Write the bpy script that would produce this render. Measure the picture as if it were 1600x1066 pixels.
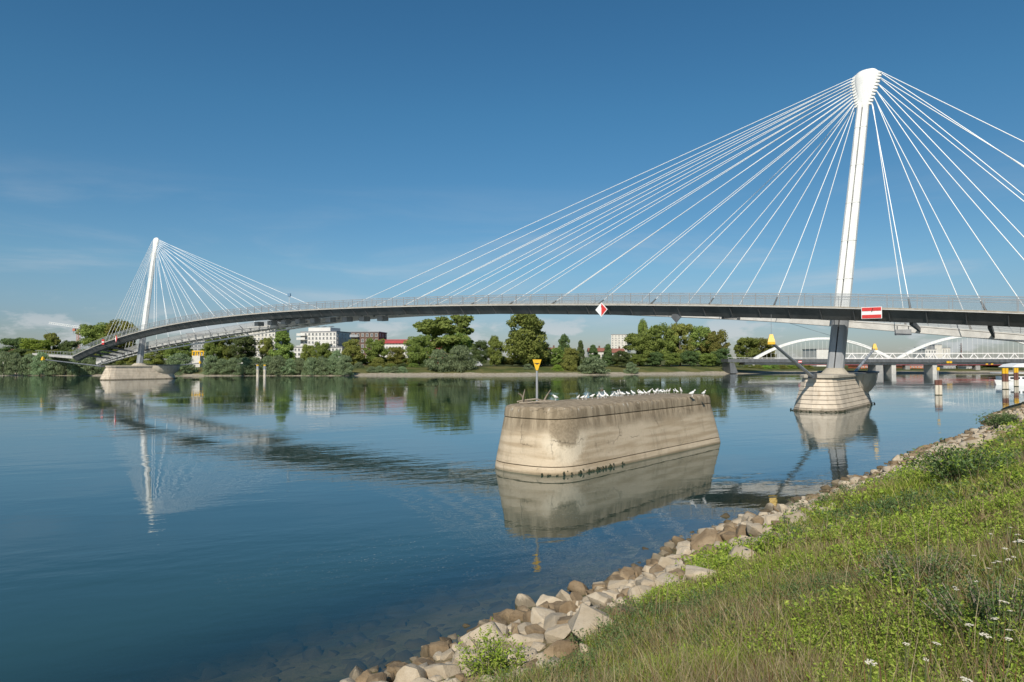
import bpy, bmesh, math, random
import numpy as np
from mathutils import Vector, Matrix, noise as mnoise

for o in list(bpy.data.objects): bpy.data.objects.remove(o)
scene = bpy.context.scene
col = scene.collection
R = math.radians
random.seed(7)
rng = np.random.default_rng(11)

# ------------------------------------------------------------------ camera
F = 1066.7; CX, CY = 800.0, 533.0; EYE = 5.5; PITCH = R(1.58)
cam_d = bpy.data.cameras.new('camera'); cam = bpy.data.objects.new('camera', cam_d); col.objects.link(cam)
cam_d.sensor_width = 36; cam_d.lens = 24.0; cam_d.clip_start = .1; cam_d.clip_end = 9000
cam.location = (0, 0, EYE); cam.rotation_euler = (R(90) + PITCH, 0, 0)
scene.camera = cam

# ------------------------------------------------------------------ sky
SUN_AZ, SUN_EL = R(180 + 14), R(38)
w = bpy.data.worlds.new('World'); scene.world = w; w.use_nodes = True
nt = w.node_tree; nt.nodes.clear()
def N(t, **k):
    n = nt.nodes.new(t)
    for a, b in k.items(): setattr(n, a, b)
    return n
def L(a, b): nt.links.new(a, b)
out = N('ShaderNodeOutputWorld'); bg = N('ShaderNodeBackground'); bg.inputs[1].default_value = .088
sky = N('ShaderNodeTexSky', sky_type='NISHITA', sun_disc=False, sun_elevation=SUN_EL, sun_rotation=SUN_AZ)
sky.air_density = 1.0; sky.dust_density = .35; sky.ozone_density = 1.6; sky.altitude = 140
tc = N('ShaderNodeTexCoord'); sep = N('ShaderNodeSeparateXYZ'); L(tc.outputs['Generated'], sep.inputs[0])
def math_(op, a, b=None, c=None, clamp=False):
    n = N('ShaderNodeMath', operation=op, use_clamp=clamp)
    for i, v in enumerate((a, b, c)):
        if v is None: continue
        if isinstance(v, (int, float)): n.inputs[i].default_value = v
        else: L(v, n.inputs[i])
    return n.outputs[0]
def sstep(x, a, b):
    n = N('ShaderNodeMapRange', interpolation_type='SMOOTHSTEP'); L(x, n.inputs[0])
    n.inputs[1].default_value = a; n.inputs[2].default_value = b
    return n.outputs[0]
def noise(vec, scale, detail=6, rough=.55, dist=0.):
    n = N('ShaderNodeTexNoise'); L(vec, n.inputs['Vector']); n.inputs['Scale'].default_value = scale
    n.inputs['Detail'].default_value = detail; n.inputs['Roughness'].default_value = rough; n.inputs['Distortion'].default_value = dist
    return n.outputs['Fac']
def comb(x, y, z):
    n = N('ShaderNodeCombineXYZ')
    for i, v in enumerate((x, y, z)):
        if isinstance(v, (int, float)): n.inputs[i].default_value = v
        else: L(v, n.inputs[i])
    return n.outputs[0]
el = math_('MAXIMUM', sep.outputs[2], 0.)
az = math_('ARCTAN2', sep.outputs[0], sep.outputs[1])
# thin cirrus veil, low on the sky all round
cv = comb(math_('MULTIPLY', az, 2.2), math_('ADD', math_('MULTIPLY', el, 13.), math_('MULTIPLY', az, -.35)), 1.7)
c1 = sstep(noise(cv, 1.1, 7, .58, .5), .46, .74)
low = math_('MULTIPLY', sstep(el, .01, .06), math_('SUBTRACT', 1., sstep(el, .09, .28)))
cir = math_('MULTIPLY', math_('MULTIPLY', c1, low), .36)
# small cumulus hugging the horizon
cu = comb(math_('MULTIPLY', az, 9.), math_('MULTIPLY', el, 26.), 3.)
c2 = sstep(noise(cu, 1.3, 7, .6), .5, .62)
lowc = math_('SUBTRACT', 1., sstep(el, .035, .085))
cum = math_('MULTIPLY', math_('MULTIPLY', c2, lowc), .62)
cl = math_('MAXIMUM', cir, cum)
hs = N('ShaderNodeHueSaturation'); L(sky.outputs[0], hs.inputs['Color'])
hs.inputs['Saturation'].default_value = 1.24; hs.inputs['Value'].default_value = 1.0
gr = N('ShaderNodeValToRGB'); L(el, gr.inputs[0]); ce = gr.color_ramp.elements; ce.new(.13); ce.new(.06)
for i_, (p_, c_) in enumerate(((0., (.49, .54, .75)), (.055, (.55, .64, .82)), (.13, (.68, .85, .92)), (.34, (.68, 1., 1.)))):
    ce[i_].position = p_; ce[i_].color = (*c_, 1)
mg = N('ShaderNodeMix', data_type='RGBA', blend_type='MULTIPLY'); mg.inputs[0].default_value = 1.; L(hs.outputs[0], mg.inputs[6]); L(gr.outputs[0], mg.inputs[7])
mx = N('ShaderNodeMix', data_type='RGBA'); L(cl, mx.inputs[0]); L(mg.outputs[2], mx.inputs[6])
mx.inputs[7].default_value = (7.0, 7.3, 7.6, 1)
L(mx.outputs[2], bg.inputs[0]); L(bg.outputs[0], out.inputs[0])

sd = bpy.data.lights.new('sun', 'SUN'); so = bpy.data.objects.new('sun', sd); col.objects.link(so)
sd.energy = 5.0; sd.angle = R(.53); sd.color = (1, .93, .82)
sdir = Vector((math.sin(SUN_AZ) * math.cos(SUN_EL), math.cos(SUN_AZ) * math.cos(SUN_EL), math.sin(SUN_EL)))
so.rotation_euler = sdir.to_track_quat('Z', 'Y').to_euler(); so.location = (-30, -60, 80)
vs = scene.view_settings
vs.view_transform = 'Standard'; vs.look = 'None'; vs.gamma = 1; vs.exposure = 0.0; vs.use_curve_mapping = False
scene.render.engine = 'CYCLES'; scene.cycles.max_bounces = 8; scene.cycles.transparent_max_bounces = 16

# ------------------------------------------------------------------ helpers
CP, SP = math.cos(PITCH), math.sin(PITCH)
def ray(px, py):
    a, b = (px - CX) / F, (CY - py) / F
    return Vector((a, CP - b * SP, SP + b * CP))
def at(px, py, D):
    """world point seen at photo pixel (px, py) standing D metres in front"""
    r = ray(px, py); k = D / r.y
    return Vector((r.x * k, D, EYE + r.z * k))
def onz(px, py, z=0.):
    r = ray(px, py); k = (z - EYE) / r.z
    return Vector((r.x * k, r.y * k, z))

def tag(o, label=None, cat=None, group=None, kind=None):
    if label: o['label'] = label
    if cat: o['category'] = cat
    if group: o['group'] = group
    if kind: o['kind'] = kind
    return o
ORD = 'first second third fourth fifth sixth seventh eighth ninth tenth eleventh twelfth thirteenth fourteenth fifteenth sixteenth seventeenth eighteenth nineteenth twentieth twenty-first twenty-second twenty-third twenty-fourth twenty-fifth twenty-sixth twenty-seventh twenty-eighth twenty-ninth thirtieth thirty-first thirty-second'.split()
def empty(name, loc, label=None, cat=None, group=None, rz=0.):
    o = bpy.data.objects.new(name, None); col.objects.link(o); o.location = loc; o.rotation_euler.z = rz
    o.empty_display_size = .3
    return tag(o, label, cat, group)
def link(name, me, parent=None, loc=(0, 0, 0), rot=(0, 0, 0), sc=(1, 1, 1)):
    o = bpy.data.objects.new(name, me); col.objects.link(o)
    o.parent = parent; o.location = loc; o.rotation_euler = rot; o.scale = sc
    return o
class MB:
    def __init__(s): s.v = []; s.f = []; s.m = []; s.cur = 0
    def add(s, vs, fs):
        b = len(s.v); s.v += [tuple(x) for x in vs]
        for f in fs: s.f.append(tuple(b + i for i in f)); s.m.append(s.cur)
        return s
    def box(s, c, d, rz=0.):
        x, y, z = d[0] / 2, d[1] / 2, d[2] / 2; co, si = math.cos(rz), math.sin(rz)
        vs = []
        for k in (-z, z):
            for a, b in ((-x, -y), (x, -y), (x, y), (-x, y)):
                vs.append((c[0] + a * co - b * si, c[1] + a * si + b * co, c[2] + k))
        return s.add(vs, [(3, 2, 1, 0), (4, 5, 6, 7), (0, 1, 5, 4), (1, 2, 6, 5), (2, 3, 7, 6), (3, 0, 4, 7)])
    def bar(s, p, q, w, h, up=(0, 0, 1), w2=None, h2=None):
        p, q = Vector(p), Vector(q); d = (q - p).normalized(); up = Vector(up)
        if abs(d.dot(up)) > .98: up = Vector((0, 1, 0))
        x = d.cross(up).normalized(); z = x.cross(d)
        w2 = w if w2 is None else w2; h2 = h if h2 is None else h2
        vs = [p + x * a * w / 2 + z * b * h / 2 for a, b in ((-1, -1), (1, -1), (1, 1), (-1, 1))]
        vs += [q + x * a * w2 / 2 + z * b * h2 / 2 for a, b in ((-1, -1), (1, -1), (1, 1), (-1, 1))]
        return s.add(vs, [(3, 2, 1, 0), (4, 5, 6, 7), (0, 1, 5, 4), (1, 2, 6, 5), (2, 3, 7, 6), (3, 0, 4, 7)])
    def tube(s, p, q, r0, r1=None, n=8):
        p, q = Vector(p), Vector(q); r1 = r0 if r1 is None else r1
        d = (q - p).normalized(); up = Vector((0, 0, 1)) if abs(d.z) < .95 else Vector((1, 0, 0))
        x = d.cross(up).normalized(); z = x.cross(d)
        vs = []
        for c, r in ((p, r0), (q, r1)):
            for i in range(n):
                a = 2 * math.pi * i / n; vs.append(c + x * math.cos(a) * r + z * math.sin(a) * r)
        fs = [(i, (i + 1) % n, n + (i + 1) % n, n + i) for i in range(n)]
        return s.add(vs, fs + [tuple(range(n - 1, -1, -1)), tuple(range(n, 2 * n))])
    def loft(s, rings, closed=True, cap=True):
        n = len(rings[0]); vs = [p for r in rings for p in r]; fs = []
        for k in range(len(rings) - 1):
            for i in range(n if closed else n - 1):
                j = (i + 1) % n; fs.append((k * n + i, k * n + j, (k + 1) * n + j, (k + 1) * n + i))
        if cap and closed: fs += [tuple(range(n - 1, -1, -1)), tuple((len(rings) - 1) * n + i for i in range(n))]
        return s.add(vs, fs)
    def mesh(s, name, mats, org=(0, 0, 0), smooth=False):
        me = bpy.data.meshes.new(name); ox, oy, oz = org
        me.from_pydata([(x - ox, y - oy, z - oz) for x, y, z in s.v], [], s.f)
        for m in (mats if isinstance(mats, (list, tuple)) else [mats]): me.materials.append(m)
        me.polygons.foreach_set('material_index', s.m)
        if smooth:
            me.polygons.foreach_set('use_smooth', [True] * len(s.f)); me.set_sharp_from_angle(angle=R(42))
        bm = bmesh.new(); bm.from_mesh(me); bmesh.ops.recalc_face_normals(bm, faces=bm.faces); bm.to_mesh(me); bm.free()
        return me
    def build(s, name, mats, parent=None, org=None, smooth=False):
        root = parent
        while root is not None and root.parent: root = root.parent
        if org is None: org = root.location if root is not None else (0, 0, 0)
        return link(name, s.mesh(name, mats, org, smooth), parent)
def big_mesh(name, V, Fq, mats, cols=None, smooth=False, normals=None):
    """numpy arrays -> mesh; Fq is (n,3) or (n,4)"""
    me = bpy.data.meshes.new(name); k = Fq.shape[1]
    me.vertices.add(len(V)); me.vertices.foreach_set('co', V.astype(np.float32).ravel())
    me.loops.add(Fq.size); me.loops.foreach_set('vertex_index', Fq.astype(np.int32).ravel())
    me.polygons.add(len(Fq)); me.polygons.foreach_set('loop_start', np.arange(0, Fq.size, k, dtype=np.int32))
    if smooth: me.polygons.foreach_set('use_smooth', np.ones(len(Fq), dtype=bool))
    for m in (mats if isinstance(mats, (list, tuple)) else [mats]): me.materials.append(m)
    if cols is not None:
        a = me.attributes.new('col', 'FLOAT_COLOR', 'POINT')
        a.data.foreach_set('color', np.concatenate([cols, np.ones((len(cols), 1))], 1).astype(np.float32).ravel())
    me.update(calc_edges=True)
    return me
def _h(ix, iy, seed):
    v = np.sin(ix * 127.1 + iy * 311.7 + seed * 74.7) * 43758.5453
    return v - np.floor(v)
def vnoise(x, y, seed=0):
    ix, iy = np.floor(x), np.floor(y); fx, fy = x - ix, y - iy
    fx = fx * fx * (3 - 2 * fx); fy = fy * fy * (3 - 2 * fy)
    a, b = _h(ix, iy, seed), _h(ix + 1, iy, seed); c, d = _h(ix, iy + 1, seed), _h(ix + 1, iy + 1, seed)
    return (a + (b - a) * fx) * (1 - fy) + (c + (d - c) * fx) * fy

# ------------------------------------------------------------------ materials
def newmat(name):
    global nt
    m = bpy.data.materials.new(name); m.use_nodes = True; nt = m.node_tree; nt.nodes.clear()
    return m
def finish(bsdf):
    o = N('ShaderNodeOutputMaterial'); L(bsdf, o.inputs[0])
def ramp(fac, stops):
    n = N('ShaderNodeValToRGB'); L(fac, n.inputs[0]); e = n.color_ramp.elements
    while len(e) < len(stops): e.new(.5)
    for i, (p, c) in enumerate(stops): e[i].position = p; e[i].color = (*c, 1)
    return n.outputs[0]
def mixc(f, a, b, blend='MIX'):
    n = N('ShaderNodeMix', data_type='RGBA', blend_type=blend)
    if isinstance(f, (int, float)): n.inputs[0].default_value = f
    else: L(f, n.inputs[0])
    for i, v in ((6, a), (7, b)):
        if isinstance(v, tuple): n.inputs[i].default_value = (*v, 1)
        else: L(v, n.inputs[i])
    return n.outputs[2]
def scaled(vec, s):
    n = N('ShaderNodeMapping'); L(vec, n.inputs[0]); n.inputs['Scale'].default_value = s
    return n.outputs[0]
def bump(h, strength, dist):
    n = N('ShaderNodeBump'); L(h, n.inputs['Height']); n.inputs['Strength'].default_value = strength; n.inputs['Distance'].default_value = dist
    return n.outputs[0]
def bsdf(colr, rough, metal=0., nrm=None, spec=.5):
    b = N('ShaderNodeBsdfPrincipled')
    if isinstance(colr, tuple): b.inputs['Base Color'].default_value = (*colr, 1)
    else: L(colr, b.inputs['Base Color'])
    if isinstance(rough, (int, float)): b.inputs['Roughness'].default_value = rough
    else: L(rough, b.inputs['Roughness'])
    b.inputs['Metallic'].default_value = metal; b.inputs['Specular IOR Level'].default_value = spec
    if nrm is not None: L(nrm, b.inputs['Normal'])
    return b.outputs[0]
def simple(name, c, rough=.6, var=.25, scale=3., bmp=.0, metal=0., streak=False, spec=.5):
    m = newmat(name); g = N('ShaderNodeNewGeometry').outputs['Position']
    v = scaled(g, (1, 1, .22) if streak else (1, 1, 1))
    n = noise(v, scale, 6, .6)
    cc = mixc(sstep(n, .3, .7), tuple(x * (1 - var) for x in c), tuple(min(1, x * (1 + var * .5)) for x in c))
    finish(bsdf(cc, rough, metal, bump(n, .4, bmp) if bmp else None, spec)); return m
white = simple('white_paint', (.80, .80, .77), .42, .16, 1.6, streak=True)
steel = simple('grey_painted_steel', (.30, .31, .32), .45, .2, 1.0, streak=True)
dsteel = simple('dark_steel', (.10, .105, .11), .5, .3, .8, streak=True)
girder = simple('girder_grey', (.105, .108, .108), .55, .3, .5, streak=True)
fascia = simple('fascia_concrete', (.36, .325, .265), .7, .25, 1.5)
palefl = simple('pale_flange', (.58, .57, .54), .5, .15, 1.2)
cablem = simple('white_cable', (.86, .86, .84), .4, .03, 2.)
socket = simple('socket_dark', (.07, .07, .07), .5, .2, 4.)
red = simple('sign_red', (.62, .045, .04), .45, .12, 4.)
signw = simple('sign_white', (.8, .8, .78), .45, .06, 4.)
black = simple('sign_black', (.02, .02, .022), .5, .2, 4.)
yellow = simple('marker_yellow', (.72, .42, .015), .45, .15, 5.)
darkgl = simple('dark_glass', (.035, .045, .055), .12, .3, .6)
timber = simple('driftwood', (.30, .25, .19), .85, .3, 6., .01)
rust = simple('rust_brown', (.16, .07, .05), .8, .35, 4., streak=True)
pileconc = simple('pile_concrete', (.56, .50, .40), .8, .25, 3., streak=True)
conc = simple('pale_concrete', (.50, .48, .44), .8, .2, 1.5, .01, streak=True)
rconc = simple('bridge_concrete', (.30, .29, .275), .8, .2, .5)
bwhite = simple('render_white', (.64, .62, .58), .8, .07, .4)
bcream = simple('render_cream', (.60, .57, .51), .8, .12, .4)
bgrey = simple('render_grey', (.34, .35, .36), .8, .12, .4)
bbrick = simple('brown_brick', (.14, .085, .065), .85, .2, .8)
bred = simple('red_cladding', (.42, .055, .06), .7, .15, .6)
borange = simple('orange_cladding', (.55, .16, .07), .7, .15, .4)
bblue = simple('blue_glass', (.12, .22, .33), .3, .15, .3)
rooftile = simple('roof_tile', (.28, .11, .075), .85, .2, 1.)
roofgrey = simple('flat_roof', (.25, .25, .26), .85, .15, .6)
winmat = simple('window_glass', (.07, .085, .10), .15, .4, .35)
algae = simple('algae', (.025, .03, .012), .9, .4, 8.)

m = newmat('railing_mesh'); meshm = m
tr = N('ShaderNodeBsdfTransparent'); b = bsdf((.22, .25, .27), .5)
mixs = N('ShaderNodeMixShader'); mixs.inputs[0].default_value = .27
L(tr.outputs[0], mixs.inputs[1]); L(b, mixs.inputs[2]); finish(mixs.outputs[0])

wmesh = newmat('walkway_mesh')
tr = N('ShaderNodeBsdfTransparent'); b = bsdf((.42, .42, .41), .5)
mixs = N('ShaderNodeMixShader'); mixs.inputs[0].default_value = .5
L(tr.outputs[0], mixs.inputs[1]); L(b, mixs.inputs[2]); finish(mixs.outputs[0])

def stone_mat(name, c0, c1, dirt, scale=1.2):
    m = newmat(name); tcx = N('ShaderNodeTexCoord').outputs['Object']; oi = N('ShaderNodeObjectInfo').outputs['Random']
    add = N('ShaderNodeVectorMath', operation='ADD'); L(tcx, add.inputs[0]); L(comb(math_('MULTIPLY', oi, 40.), oi, oi), add.inputs[1])
    n1 = noise(add.outputs[0], 2.2, 8, .62); n2 = noise(add.outputs[0], 9., 6, .65); n3 = noise(add.outputs[0], 34., 4, .6)
    cc = mixc(sstep(n1, .35, .68), c0, c1); cc = mixc(math_('MULTIPLY', sstep(n2, .52, .75), .6), cc, dirt)
    cc = mixc(math_('MULTIPLY', oi, .55), cc, tuple(x * .55 for x in c0))
    ps = N('ShaderNodeSeparateXYZ'); L(N('ShaderNodeNewGeometry').outputs['Position'], ps.inputs[0])
    wet = math_('SUBTRACT', 1., sstep(math_('ADD', ps.outputs[2], math_('MULTIPLY', math_('SUBTRACT', n2, .5), .25)), .08, .24))
    cc = mixc(math_('MULTIPLY', wet, .7), cc, (.075, .06, .035))
    h = math_('ADD', math_('MULTIPLY', n2, .7), math_('MULTIPLY', n3, .3))
    finish(bsdf(cc, .88, 0, bump(h, .8, .035), .25)); return m
cream_st = stone_mat('cream_limestone', (.44, .36, .255), (.53, .45, .34), (.29, .21, .135))
brown_st = stone_mat('silty_stone', (.22, .155, .09), (.34, .255, .16), (.12, .08, .045))
wet_st = stone_mat('submerged_stone', (.10, .075, .042), (.165, .125, .072), (.06, .047, .028))

# pier stone: pale blocks with dark weathering, darker wet rim
def pier_mat(name, base, dark, wet=.5):
    m = newmat(name); g = N('ShaderNodeNewGeometry').outputs['Position']; s = N('ShaderNodeSeparateXYZ'); L(g, s.inputs[0])
    n1 = noise(g, .55, 7, .6); n2 = noise(scaled(g, (1, 1, .12)), 2.2, 6, .6); n3 = noise(g, 7., 5, .6)
    cc = mixc(sstep(n1, .4, .68), base, tuple(x * .78 for x in base))
    cc = mixc(math_('MULTIPLY', sstep(n2, .5, .72), .55), cc, dark)
    cc = mixc(math_('MULTIPLY', math_('SUBTRACT', 1., sstep(math_('ADD', s.outputs[2], math_('MULTIPLY', n3, .3)), .22, wet)), .85), cc, (.06, .05, .03))
    finish(bsdf(cc, .85, 0, bump(n3, .5, .03), .3)); return m
pierm = pier_mat('pier_limestone', (.60, .51, .40), (.33, .25, .17))
corbelm = pier_mat('corbel_concrete', (.46, .41, .33), (.27, .22, .16))

# ------------------------------------------------------------------ terrain
SH0 = Vector((-3.0, 12.0)); SHD = Vector((.687, .726)); SHN = Vector((.726, -.687))   # near shoreline, SHN points inland
def td(x, y):
    t = (x - SH0.x) * SHD.x + (y - SH0.y) * SHD.y; d = (x - SH0.x) * SHN.x + (y - SH0.y) * SHN.y
    d = d + .45 * (vnoise(t * .23, t * 0 + 3, 5) - .5) * 2 + np.clip((t - 62) * .14, 0, 2.5)
    return t, d
def hz(x, y):
    t, d = td(x, y)
    z = np.interp(d, [-60, -10, -3, 0, 2, 4.5, 10.4, 13, 60, 300], [-5, -2.6, -.75, -.05, .7, 1.62, 3.85, 4.2, 4.6, 5.2])
    a = np.clip(d - 1.5, 0, 3) / 3
    return z + a * ((vnoise(x * .7, y * .7, 1) - .5) * .30 + (vnoise(x * 2.1, y * 2.1, 2) - .5) * .12)
def hz1(x, y): return float(hz(np.array([x], float), np.array([y], float))[0])
def ground_hit(px, py, h=0.):
    r = ray(px, py); k = .5
    while k < 120:
        p = Vector((0, 0, EYE)) + r * k
        if p.z < hz1(p.x, p.y) + h: return Vector((p.x, p.y, hz1(p.x, p.y)))
        k += .03 + k * .003
    return None

# near bank
m = newmat('bank_soil'); g = N('ShaderNodeNewGeometry').outputs['Position']
n1 = noise(g, .8, 7, .6); n2 = noise(g, 9., 6, .65)
cc = mixc(sstep(n1, .4, .65), (.15, .13, .06), (.24, .19, .11)); cc = mixc(math_('MULTIPLY', sstep(n2, .5, .7), .5), cc, (.07, .085, .03))
finish(bsdf(cc, .95, 0, bump(n2, .8, .05), .1)); soil = m
ts = np.concatenate([np.linspace(-60, -14, 24), np.linspace(-13, 40, 160), np.linspace(41, 400, 120)])
ds = np.concatenate([np.linspace(-60, -11, 14), np.linspace(-10, 16, 110), np.linspace(17, 60, 30), np.linspace(70, 400, 12)])
T, Dd = np.meshgrid(ts, ds, indexing='ij')
X = SH0.x + T * SHD.x + Dd * SHN.x; Y = SH0.y + T * SHD.y + Dd * SHN.y
V = np.stack([X, Y, hz(X, Y)], -1).reshape(-1, 3)
nt_, nd_ = T.shape; idx = np.arange(nt_ * nd_).reshape(nt_, nd_)
Q = np.stack([idx[:-1, :-1], idx[:-1, 1:], idx[1:, 1:], idx[1:, :-1]], -1).reshape(-1, 4)[:, ::-1]
tag(link('near_bank', big_mesh('near_bank', V, Q, soil, smooth=True)), kind='structure')

# far bank: shoreline read as pixels on the water plane, then a sheet to the horizon
shore_px = [(-900, 587), (-300, 587), (0, 586.8), (150, 587.6), (300, 587.8), (560, 587.4), (700, 587), (900, 586.2), (1050, 585.2), (1150, 584.2), (1260, 583.6), (1420, 583.8), (1600, 583.2), (1900, 583), (2600, 583)]
sx = []; sy = []
for p in shore_px: q = onz(*p); sx.append(q.x); sy.append(q.y)
def shoreY(x): return np.interp(x, sx, sy)
m = newmat('far_bank_ground'); g = N('ShaderNodeNewGeometry').outputs['Position']; s = N('ShaderNodeSeparateXYZ'); L(g, s.inputs[0])
n1 = noise(g, .12, 6, .6); n2 = noise(g, 1.1, 6, .65)
grass = mixc(sstep(n1, .4, .62), (.075, .095, .028), (.17, .155, .06)); grass = mixc(math_('MULTIPLY', n2, .6), grass, (.05, .06, .02))
grav = mixc(sstep(n2, .35, .65), (.42, .37, .29), (.26, .22, .16))
f = sstep(math_('ADD', s.outputs[2], math_('MULTIPLY', math_('SUBTRACT', n1, .5), 1.4)), .55, 1.0)
finish(bsdf(mixc(f, grav, grass), .95, 0, bump(n2, .6, .2), .1)); farm = m
def psc(x): return 1 - .52 * np.clip((np.asarray(x, float) - 88) / 30, 0, 1)
xs = np.concatenate([np.linspace(-5000, -420, 16), np.linspace(-400, 520, 231), np.linspace(540, 5000, 16)])
offs = np.array([-14, -4, 0, 2, 4.5, 7, 10, 14, 19, 25, 40, 70, 120, 250, 600, 1500, 3000, 6000.])
prof = np.interp(offs, [-14, 0, 4.5, 7, 12, 20, 40, 6000], [-1.5, 0, .45, .9, 1.9, 2.7, 3.1, 3.2])
X, O = np.meshgrid(xs, offs, indexing='ij')
wob = (vnoise(X * .09, X * 0, 3) - .5) * 3 * (O < 30)
Z = np.interp(O, offs, prof) * psc(X) + (vnoise(X * .15, O * .3, 8) - .5) * .5 * ((O > 5) & (O < 60))
V = np.stack([X, shoreY(X) + O + wob, Z], -1).reshape(-1, 3)
a_, b_ = X.shape; idx = np.arange(a_ * b_).reshape(a_, b_)
Q = np.stack([idx[:-1, :-1], idx[1:, :-1], idx[1:, 1:], idx[:-1, 1:]], -1).reshape(-1, 4)
tag(link('far_bank', big_mesh('far_bank', V, Q, farm, smooth=True)), kind='structure')
def fz(x, y):
    return float(np.interp(y - shoreY(x), offs, prof) * psc(x))

# ------------------------------------------------------------------ river
m = newmat('river_water'); g = N('ShaderNodeNewGeometry').outputs['Position']
s = N('ShaderNodeSeparateXYZ'); L(g, s.inputs[0])
dn = math_('ADD', math_('MULTIPLY', math_('SUBTRACT', s.outputs[0], SH0.x), SHN.x), math_('MULTIPLY', math_('SUBTRACT', s.outputs[1], SH0.y), SHN.y))
rot = N('ShaderNodeMapping'); L(g, rot.inputs[0]); rot.inputs['Rotation'].default_value = (0, 0, R(-20)); rv = rot.outputs[0]
big = sstep(noise(scaled(rv, (1, 2.4, 1)), .035, 4, .55), .38, .66)
w1 = noise(scaled(rv, (1, 1.9, 1)), 1.1, 3, .5); w2 = noise(scaled(rv, (1, 2.2, 1)), .28, 2, .5); w3 = noise(rv, 4.2, 2, .5)
h = math_('ADD', math_('ADD', math_('MULTIPLY', w1, .013), math_('MULTIPLY', w2, .024)), math_('MULTIPLY', w3, .0022))
h = math_('MULTIPLY', h, math_('ADD', .22, math_('MULTIPLY', big, 1.1)))
bp = N('ShaderNodeBump'); bp.inputs['Strength'].default_value = 1.0; bp.inputs['Distance'].default_value = .55; L(h, bp.inputs['Height'])
fr = N('ShaderNodeFresnel'); fr.inputs['IOR'].default_value = 1.42; L(bp.outputs[0], fr.inputs['Normal'])
gl = N('ShaderNodeBsdfGlossy'); gl.inputs['Roughness'].default_value = .02; gl.inputs['Color'].default_value = (.95, .97, 1, 1); L(bp.outputs[0], gl.inputs['Normal'])
df = N('ShaderNodeBsdfDiffuse'); df.inputs['Color'].default_value = (.019, .052, .041, 1)
tp = N('ShaderNodeBsdfTransparent'); tp.inputs['Color'].default_value = (.78, .80, .66, 1)
ms = N('ShaderNodeMixShader'); L(math_('MULTIPLY', sstep(dn, -6., -.2), .8), ms.inputs[0]); L(df.outputs[0], ms.inputs[1]); L(tp.outputs[0], ms.inputs[2])
# drifting foam filaments in the slack water by the rocks
fw = N('ShaderNodeMapping'); L(g, fw.inputs[0]); fw.inputs['Rotation'].default_value = (0, 0, R(-38)); fv = fw.outputs[0]
fn = noise(scaled(fv, (.7, 2.2, 1)), .8, 5, .6, .6); fil = math_('SUBTRACT', 1., sstep(math_('ABSOLUTE', math_('SUBTRACT', fn, .5)), .0, .022))
fsp = sstep(noise(g, 14., 4, .7), .52, .68)
reg = math_('MULTIPLY', math_('MULTIPLY', sstep(dn, -9., -5.), math_('SUBTRACT', 1., sstep(dn, -2.5, -.8))), math_('MULTIPLY', sstep(s.outputs[1], 15., 20.), math_('SUBTRACT', 1., sstep(s.outputs[1], 27., 34.))))
foam = math_('MULTIPLY', math_('MULTIPLY', fil, fsp), math_('MULTIPLY', reg, .5))
fd = N('ShaderNodeBsdfDiffuse'); fd.inputs['Color'].default_value = (.55, .55, .5, 1)
m1 = N('ShaderNodeMixShader'); L(math_('MULTIPLY', math_('POWER', fr.outputs[0], .82), math_('SUBTRACT', 1., N('ShaderNodeNewGeometry').outputs['Backfacing'])), m1.inputs[0]); L(ms.outputs[0], m1.inputs[1]); L(gl.outputs[0], m1.inputs[2])
m2 = N('ShaderNodeMixShader'); L(foam, m2.inputs[0]); L(m1.outputs[0], m2.inputs[1]); L(fd.outputs[0], m2.inputs[2])
finish(m2.outputs[0]); waterm = m
wb = MB(); wb.add([(-5000, -600, 0), (5000, -600, 0), (5000, 1200, 0), (-5000, 1200, 0)], [(0, 1, 2, 3)])
tag(wb.build('river', waterm), kind='structure')

# ------------------------------------------------------------------ footbridge
U = Vector((.62, .7846, 0)).normalized()          # river flow = pier length direction
AX = Vector((-U.y, U.x, 0))                        # along the bridge, near pier -> far pier
NN = -U                                            # downstream, towards the camera
P1 = Vector((37.9, 80.2, 0)); SPAN = 183.
def axis(s, o=0., z=0.): return P1 + AX * s + NN * o + Vector((0, 0, z))
P2 = axis(SPAN)
def hit_plane(px, py, o):
    r = ray(px, py); c = Vector((0, 0, EYE)); n = NN; p0 = axis(0, o)
    k = (p0 - c).dot(n) / r.dot(n); p = c + r * k
    return (p - p0).dot(AX), p.z
def fit(pxs, o, deg, extra=()):
    pts = [hit_plane(a, b, o) for a, b in pxs] + list(extra)
    ss = np.array([p[0] for p in pts]); zz = np.array([p[1] for p in pts])
    c = np.polyfit((ss - 90) / 130, zz, deg)
    return lambda s: float(np.polyval(c, (s - 90) / 130))
O1, HW1 = 4.0, 1.75                                # cycle deck offset and half width
O2, HW2 = -3.6, 1.5                                # arched walkway
zdeck = fit([(1600, 485.5), (1500, 484), (1400, 482), (1300, 478.5), (1200, 477.3), (1100, 476), (1000, 475), (900, 474.3), (800, 474.3), (700, 475.8), (600, 478.6), (562, 480), (490, 483), (450, 485.3), (410, 488.5), (338, 495.5), (281, 503.5), (225, 516), (197, 523.5), (169, 532), (141, 543), (124, 551)], O1 + HW1, 6, [(-50, 6.6), (-42, 7.6)])
_wk = sorted([hit_plane(a, b, O2 + HW2) for a, b in ((1600, 521), (1500, 513.5), (1400, 506), (1300, 498.5), (1180, 490))] + [(-70, .5), (-45, 4.2), (-32, 6.2), (26, 12.75), (40, 13.8), (57, 14.4), (75, 14.7), (95, 14.6), (120, 13.7), (140, 12.6), (165, 11.0), (183, 9.6), (200, 7.5), (219, 4.9), (235, 2.8)])
_ws = np.linspace(-65, 230, 600); _wz = np.interp(_ws, [a for a, b in _wk], [b for a, b in _wk])
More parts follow.
